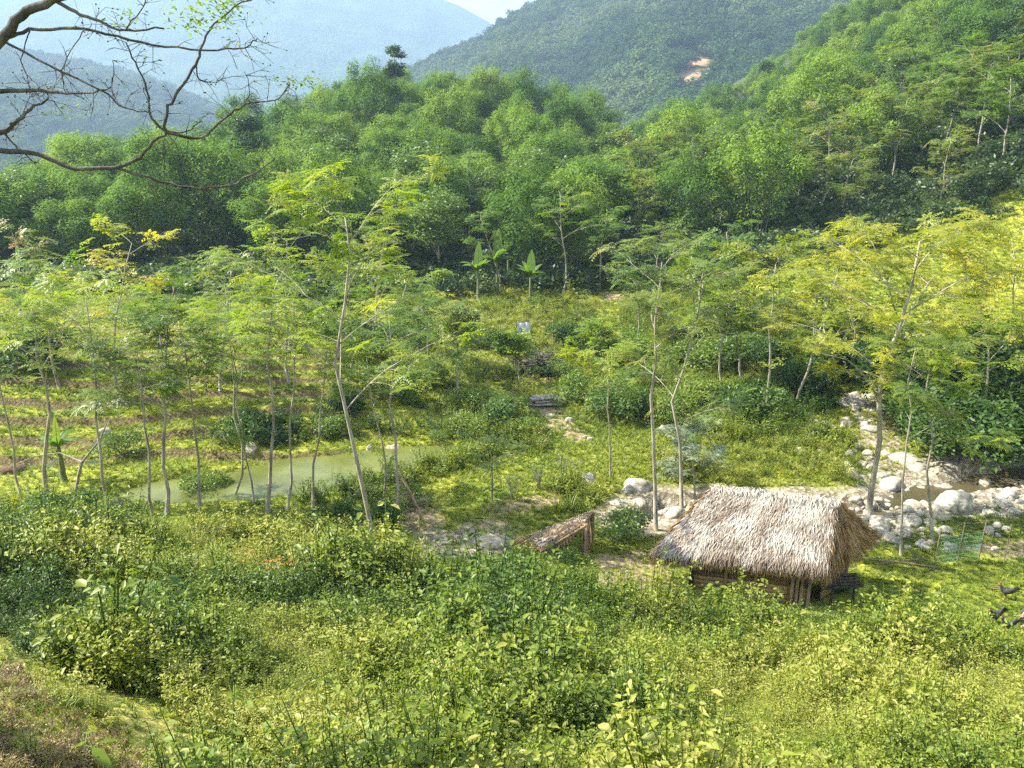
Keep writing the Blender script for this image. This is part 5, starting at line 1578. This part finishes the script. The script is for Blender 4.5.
# ------------------------------------------------------------------ separate plants in the foreground
def bigleaf(label, px, py, hpx, nl, leafL, mat, seed, name='broad_leaf_plant', wd=.5, cat='plant'):
    b = hit(px, py); dep = b[1] * CP + (EYE - b[2]) * SP; H = hpx / 830 * dep; r = np.random.default_rng(seed)
    o_ = root(name, label, cat, tuple(b)); g = G(); g.tube([[0, 0, -.05], [.02, 0, H * .5], [0, .02, H]], [.018, .014, .006], 5); link('stem', g.mesh('stem', CULM), o_)
    g = G()
    for k in range(nl):
        z = H * (.35 + .65 * k / nl); az = k * 2.4; L = leafL * r.uniform(.75, 1.15) * (1.1 - .4 * k / nl); d0 = np.array([math.cos(az), math.sin(az), .25])
        p = np.array([0, 0, z]); st = p + d0 * L * .35; g.tube([p, st], .006, 3, v=.3, cap=False)
        D = unit(np.array([[math.cos(az), math.sin(az), -.45 + r.normal(0, .15)]])); S = np.array([-math.sin(az), math.cos(az), 0])
        D = D[0]; Nn = np.cross(S, D); w_ = L * wd
        tt = [0, .25, .6, 1]; ww = [.15, 1, .75, .03]
        C_ = np.array([st + D * L * t_ - np.array([0, 0, .12 * L * t_ * t_]) for t_ in tt]); A1 = C_ + np.outer(ww, S) * w_ / 2 - np.outer(ww, Nn) * w_ * .08; B1 = C_ - np.outer(ww, S) * w_ / 2 - np.outer(ww, Nn) * w_ * .08
        V = np.concatenate([A1, C_, B1]); i = np.arange(3); Q = np.concatenate([np.stack([i, i + 1, i + 5, i + 4], 1), np.stack([i + 4, i + 5, i + 9, i + 8], 1)]); g.add(V, Q, np.clip(r.normal(.5, .15), 0, 1))
    link('leaves', g.mesh('leaves', mat), o_); return o_
bigleaf('tall dark broad leaved plant rising out of the weeds at left', 172, 628, 58, 14, .42, L_DARK, 1)
bigleaf('large pale heart shaped leaves low at the bottom centre', 500, 748, 30, 7, .26, L_GRN, 2, wd=.9)
bigleaf('pale yellow leaved plant at the bottom left corner', 90, 768, 30, 7, .30, L_YEL, 3, wd=.35)
bigleaf('broad leaved plant low in the weeds below the gravel', 440, 590, 18, 9, .26, L_DARK, 4)
bigleaf('dark leafy plant in the weeds left of centre', 360, 600, 20, 12, .24, L_DARK, 5)
bigleaf('glossy leaved weed at the path edge', 135, 690, 16, 9, .16, L_SIL, 6)
# dry bent cane at the bottom
b = hit(362, 790); o_ = root('dry_cane', 'dry tan cane with two long leaves at the bottom edge', 'plant', tuple(b))
g = G(); tpz = at_Y(373, 735, b[1]) - b; g.tube([[0, 0, -.1], tpz * .5 + [-.02, 0, 0], tpz], [.014, .012, .007], 6); link('stem', g.mesh('stem', POST), o_)
g = G()
for (a_, b2, w_) in ((at_Y(366, 752, b[1]) - b, at_Y(388, 757, b[1]) - b, .035), (at_Y(364, 755, b[1]) - b, at_Y(352, 750, b[1]) - b, .03)):
    V, Q = kites(np.array([a_]), unit(np.array([b2 - a_])), np.array([[0, -.4, 1.0]]), np.array([np.linalg.norm(b2 - a_)]), np.array([w_])); g.add(V, Q, .7)
link('leaves', g.mesh('leaves', L_YEL), o_)
# orange flowering patch
b = hit(318, 590); o_ = root('orange_flower_patch', 'low patch of orange flowers among the weeds left of the tall leaning tree', 'flowers', tuple(b)); kind(o_, 'stuff')
ORA = leaf_mat('orange_petal', [(0, (.45, .10, .02)), (.6, (.60, .20, .03)), (1, (.65, .35, .08))], .35, objvar=0)
rr_ = np.random.default_rng(4); g = G(); n = 420
P = np.stack([rr_.normal(0, .5, n), rr_.normal(0, .35, n), rr_.uniform(.4, .62, n)], 1); 
for q in P: q[2] += hz(q[0] + b[0], q[1] + b[1]) - b[2]
az = rr_.uniform(0, 6.28, n); V, Q = kites(P, np.stack([np.cos(az), np.sin(az), .2 + 0 * az], 1), np.tile([0, 0, 1.0], (n, 1)), rr_.uniform(.05, .09, n), rr_.uniform(.04, .06, n)); g.add(V, Q, rr_.uniform(0, 1, n)); link('petals', g.mesh('petals', ORA), o_)
g = G()
for q in P[:120]: g.tube([[q[0], q[1], q[2] - .4], q], .004, 3, cap=False)
link('stems', g.mesh('stems', L_BUSH), o_)
# tied bare shrubs on the bright lawn
for i, (bx, by, hp_, lb) in enumerate([(512,500,26,'left clipped shrub casting a shadow on the bright lawn'), (538,490,24,'middle clipped shrub on the bright lawn'), (562,484,26,'right pair of clipped shrubs by the pale boulder'), (574,480,22,'last clipped shrub beside the pale boulder')]):
    b = hit(bx, by); dep = b[1] * CP + EYE * SP; H = hp_ / 830 * dep; o_ = root('lawn_shrub', lb, 'shrub', tuple(b), 0, 1, 'clipped shrubs on the bright lawn'); g = G()
    for k in range(9):
        a = rr_.uniform(0, 6.28); g.tube([[0, 0, -.05], [math.cos(a) * .08, math.sin(a) * .08, H * .5], [math.cos(a) * .2, math.sin(a) * .2, H * rr_.uniform(.8, 1.1)]], .012, 4, cap=False)
    link('stems', g.mesh('stems', BARK), o_); g = G(); n = 420
    P = rr_.normal(0, 1, (n, 3)) * [.17, .17, H * .28] + [0, 0, H * .62]; az = rr_.uniform(0, 6.28, n); D = unit(np.stack([np.cos(az), np.sin(az), rr_.normal(.2, .5, n)], 1)); V, Q = kites(P, D, np.tile([0, 0, 1.0], (n, 1)), rr_.uniform(.05, .1, n), rr_.uniform(.02, .04, n)); g.add(V, Q, rr_.uniform(0, 1, n)); link('foliage', g.mesh('foliage', L_MIX), o_)
# leaning dead palm frond bundle under the leaning tree
b = hit(425, 530); o_ = root('dry_fallen_bough', 'dry brown bough leaning at the near end of the pond', 'fallen bough', tuple(b)); g = G()
pA = at_Y(428, 530, b[1]) - b; pB = at_Y(395, 465, b[1] + .6) - b
g.tube([pA, (pA + pB) / 2 + [0, 0, .1], pB], [.05, .04, .02], 6)
for k in range(60):
    t_ = rr_.uniform(.1, 1); q = nn_(pA, pB, t_); d = np.array([rr_.normal(-.1, .3), rr_.normal(0, .3), -rr_.uniform(.2, .7)]); g.tube([q, q + d * .5 + [0, 0, .05], q + d], [.01, .007, .003], 3, cap=False)
link('twigs', g.mesh('twigs', solid_mat('dry_twig', [(.3, (.14, .10, .06)), (.7, (.36, .27, .17))], 6)), o_)

# ------------------------------------------------------------------ overhanging near tree at upper left
YB = 6.0
def q_(px, py, y=YB): return at_Y(px, py, y)
base = np.array([-6.0, 5.6, hz(-6.0, 5.6)])
nt_ = root('overhanging_tree', 'near bare limbed tree reaching in from the upper left with a few fresh leaves', 'tree', tuple(base))
g = G(); tops_ = []
def limb(pl, r0, r1, n=6, sub=4, wig=.006, y0=YB, y1=YB):
    P = np.array([q_(a, c_, y0 + (y1 - y0) * k / max(len(pl) - 1, 1)) if not isinstance(a, np.ndarray) else a for k, (a, c_) in enumerate(pl)]) - base
    t_ = np.arange(len(P)); ts = np.linspace(0, len(P) - 1, (len(P) - 1) * sub + 1)
    i = np.minimum(ts.astype(int), len(P) - 2); f = (ts - i)[:, None]
    p0 = P[np.maximum(i - 1, 0)]; p1 = P[i]; p2 = P[i + 1]; p3 = P[np.minimum(i + 2, len(P) - 1)]
    C_ = .5 * ((2 * p1) + (-p0 + p2) * f + (2 * p0 - 5 * p1 + 4 * p2 - p3) * f * f + (-p0 + 3 * p1 - 3 * p2 + p3) * f ** 3)
    C_ = C_ + np.random.default_rng(int(abs(P[0, 0] * 999)) % 9999).normal(0, wig, C_.shape) * np.linspace(0, 1, len(C_))[:, None] ** .3
    g.tube(C_, np.linspace(r0, r1, len(C_)), n); return C_
g.tube([[0, 0, -.3], [.05, .0, 1.5], [-.05, .1, 3.2], [.1, .2, 5.2], [.25, .3, 6.6]], [.26, .22, .19, .14, .09], 10)
B_ = lambda x, y, z: (np.array([x, y, z]) + base, 0)
L1 = limb([B_(-.0, .15, 4.0), (-120,110), (-40,72), (0,42), (20,16), (55,0), (95,-20), (130,-50)], .046, .022, 8)
L2 = limb([(6,38), (30,31), (85,29), (140,42), (200,50), (240,48), (258,40)], .014, .004, sub=5, y1=6.2)
tw = [L2]
tw.append(limb([(200,50), (210,30), (235,8), (262,-8)], .009, .004, 5))
tw.append(limb([(200,50), (196,65), (180,90), (168,108), (166,131)], .010, .011, 5))
tw.append(limb([(5,42), (50,65), (100,90), (125,107), (150,113)], .009, .004, 5))
tw.append(limb([(55,0), (75,12), (100,22), (125,31), (165,28)], .014, .006, 5))
L5 = limb([B_(-.05, .1, 3.1), (-110,165), (-30,150), (0,151), (40,155), (75,168), (125,166), (150,146), (166,132)], .026, .009, 7, y1=6.0)
tw.append(limb([(166,132), (156,124), (150,112), (147,90), (136,62), (126,44)], .010, .005, 5))
tw.append(limb([(166,132), (200,138), (225,118), (245,104), (275,100), (290,85)], .011, .004, 5))
tw.append(limb([(118,168), (150,178), (190,187), (230,185), (250,175), (275,160)], .011, .004, 5))
tw.append(limb([B_(-.04, .1, 3.4), (-60,140), (0,133), (15,122), (30,110), (50,97)], .03, .006, 5))
tw.append(limb([B_(0, .1, 3.8), (-50,92), (0,91), (35,91), (65,94), (100,92)], .025, .005, 5))
tw.append(limb([(30,31), (22,60), (30,90), (22,120)], .005, .002, 4)); tw.append(limb([(85,29), (70,50), (62,75), (66,93)], .005, .002, 4))
tw.append(limb([(100,90), (112,85), (114,60)], .005, .003, 4)); tw.append(limb([(125,31), (140,10), (150,-10)], .006, .003, 4))
tw.append(limb([(196,65), (200,80), (215,82), (224,76)], .005, .002, 4)); tw.append(limb([(245,104), (250,90), (245,72)], .004, .002, 4))
tw.append(limb([(166,131), (185,132), (203,120)], .006, .003, 4)); tw.append(limb([(5,134), (20,150), (35,163)], .008, .003, 4))
rr_ = np.random.default_rng(12); leaf_pts = []
for C_ in tw:
    for k in range(int(len(C_) * .75)):
        i_ = rr_.integers(len(C_) // 3, len(C_)); p = C_[i_]; d = unit(np.array([rr_.normal(.3, .7), rr_.normal(0, .6), rr_.normal(.15, .8)])) * rr_.uniform(.05, .20)
        m_ = p + d * .5 + rr_.normal(0, .012, 3); e_ = p + d + np.array([0, 0, -.02]); g.tube([p, m_, e_], [.0028, .002, .0012], 3, cap=False)
        for s_ in range(rr_.integers(1, 4)):
            d2 = d * .4 + rr_.normal(0, .035, 3); g.tube([m_, m_ + d2], [.0016, .001], 3, cap=False)
            if rr_.uniform() < .3: g.box(m_ + d2, (.008, .008, .008))
            if rr_.uniform() < .07: leaf_pts.append(m_ + d2)
link('trunk', g.mesh('trunk', BARK_DARK, smooth=True), nt_)
g = G()
def spray(px, py, n, sp, y=YB):
    c_ = q_(px, py, y) - base; P = c_ + rr_.normal(0, 1, (n, 3)) * [sp, sp * .8, sp * .5]; az = rr_.uniform(0, 6.28, n)
    D = unit(np.stack([np.cos(az), np.sin(az), rr_.normal(-.2, .4, n)], 1)); V, Q = kites(P, D, np.tile([0, 0, 1.0], (n, 1)) + rr_.normal(0, .3, (n, 3)), rr_.uniform(.03, .055, n), rr_.uniform(.014, .022, n)); g.add(V, Q, np.clip(rr_.normal(.6, .2, n), 0, 1))
spray(208, 15, 190, .12); spray(228, 6, 90, .07); spray(192, 24, 40, .07); spray(125, 18, 60, .09); spray(290, 78, 55, .08); spray(305, 82, 40, .06); spray(60, 112, 18, .05)
lp_ = np.array(leaf_pts); n = len(lp_)
az = rr_.uniform(0, 6.28, n); V, Q = kites(lp_, unit(np.stack([np.cos(az), np.sin(az), 0 * az - .2], 1)), np.tile([0, 0, 1.0], (n, 1)), np.full(n, .035), np.full(n, .016)); g.add(V, Q, .8)
link('crown', g.mesh('crown', L_GRN), nt_)

# ------------------------------------------------------------------ air
HZM, t, o = nodes('valley_air')
pv = t.nodes.new('ShaderNodeVolumePrincipled')
pv.inputs['Color'].default_value = (.33, .46, .66, 1)
pv.inputs['Density'].default_value = .00052
pv.inputs['Anisotropy'].default_value = .2
t.links.new(pv.outputs[0], o.inputs['Volume'])
g = G(); g.box((0, 1780, 245), (8600, 3760, 545))
kind(link('haze', g.mesh('haze', HZM)), 'stuff')
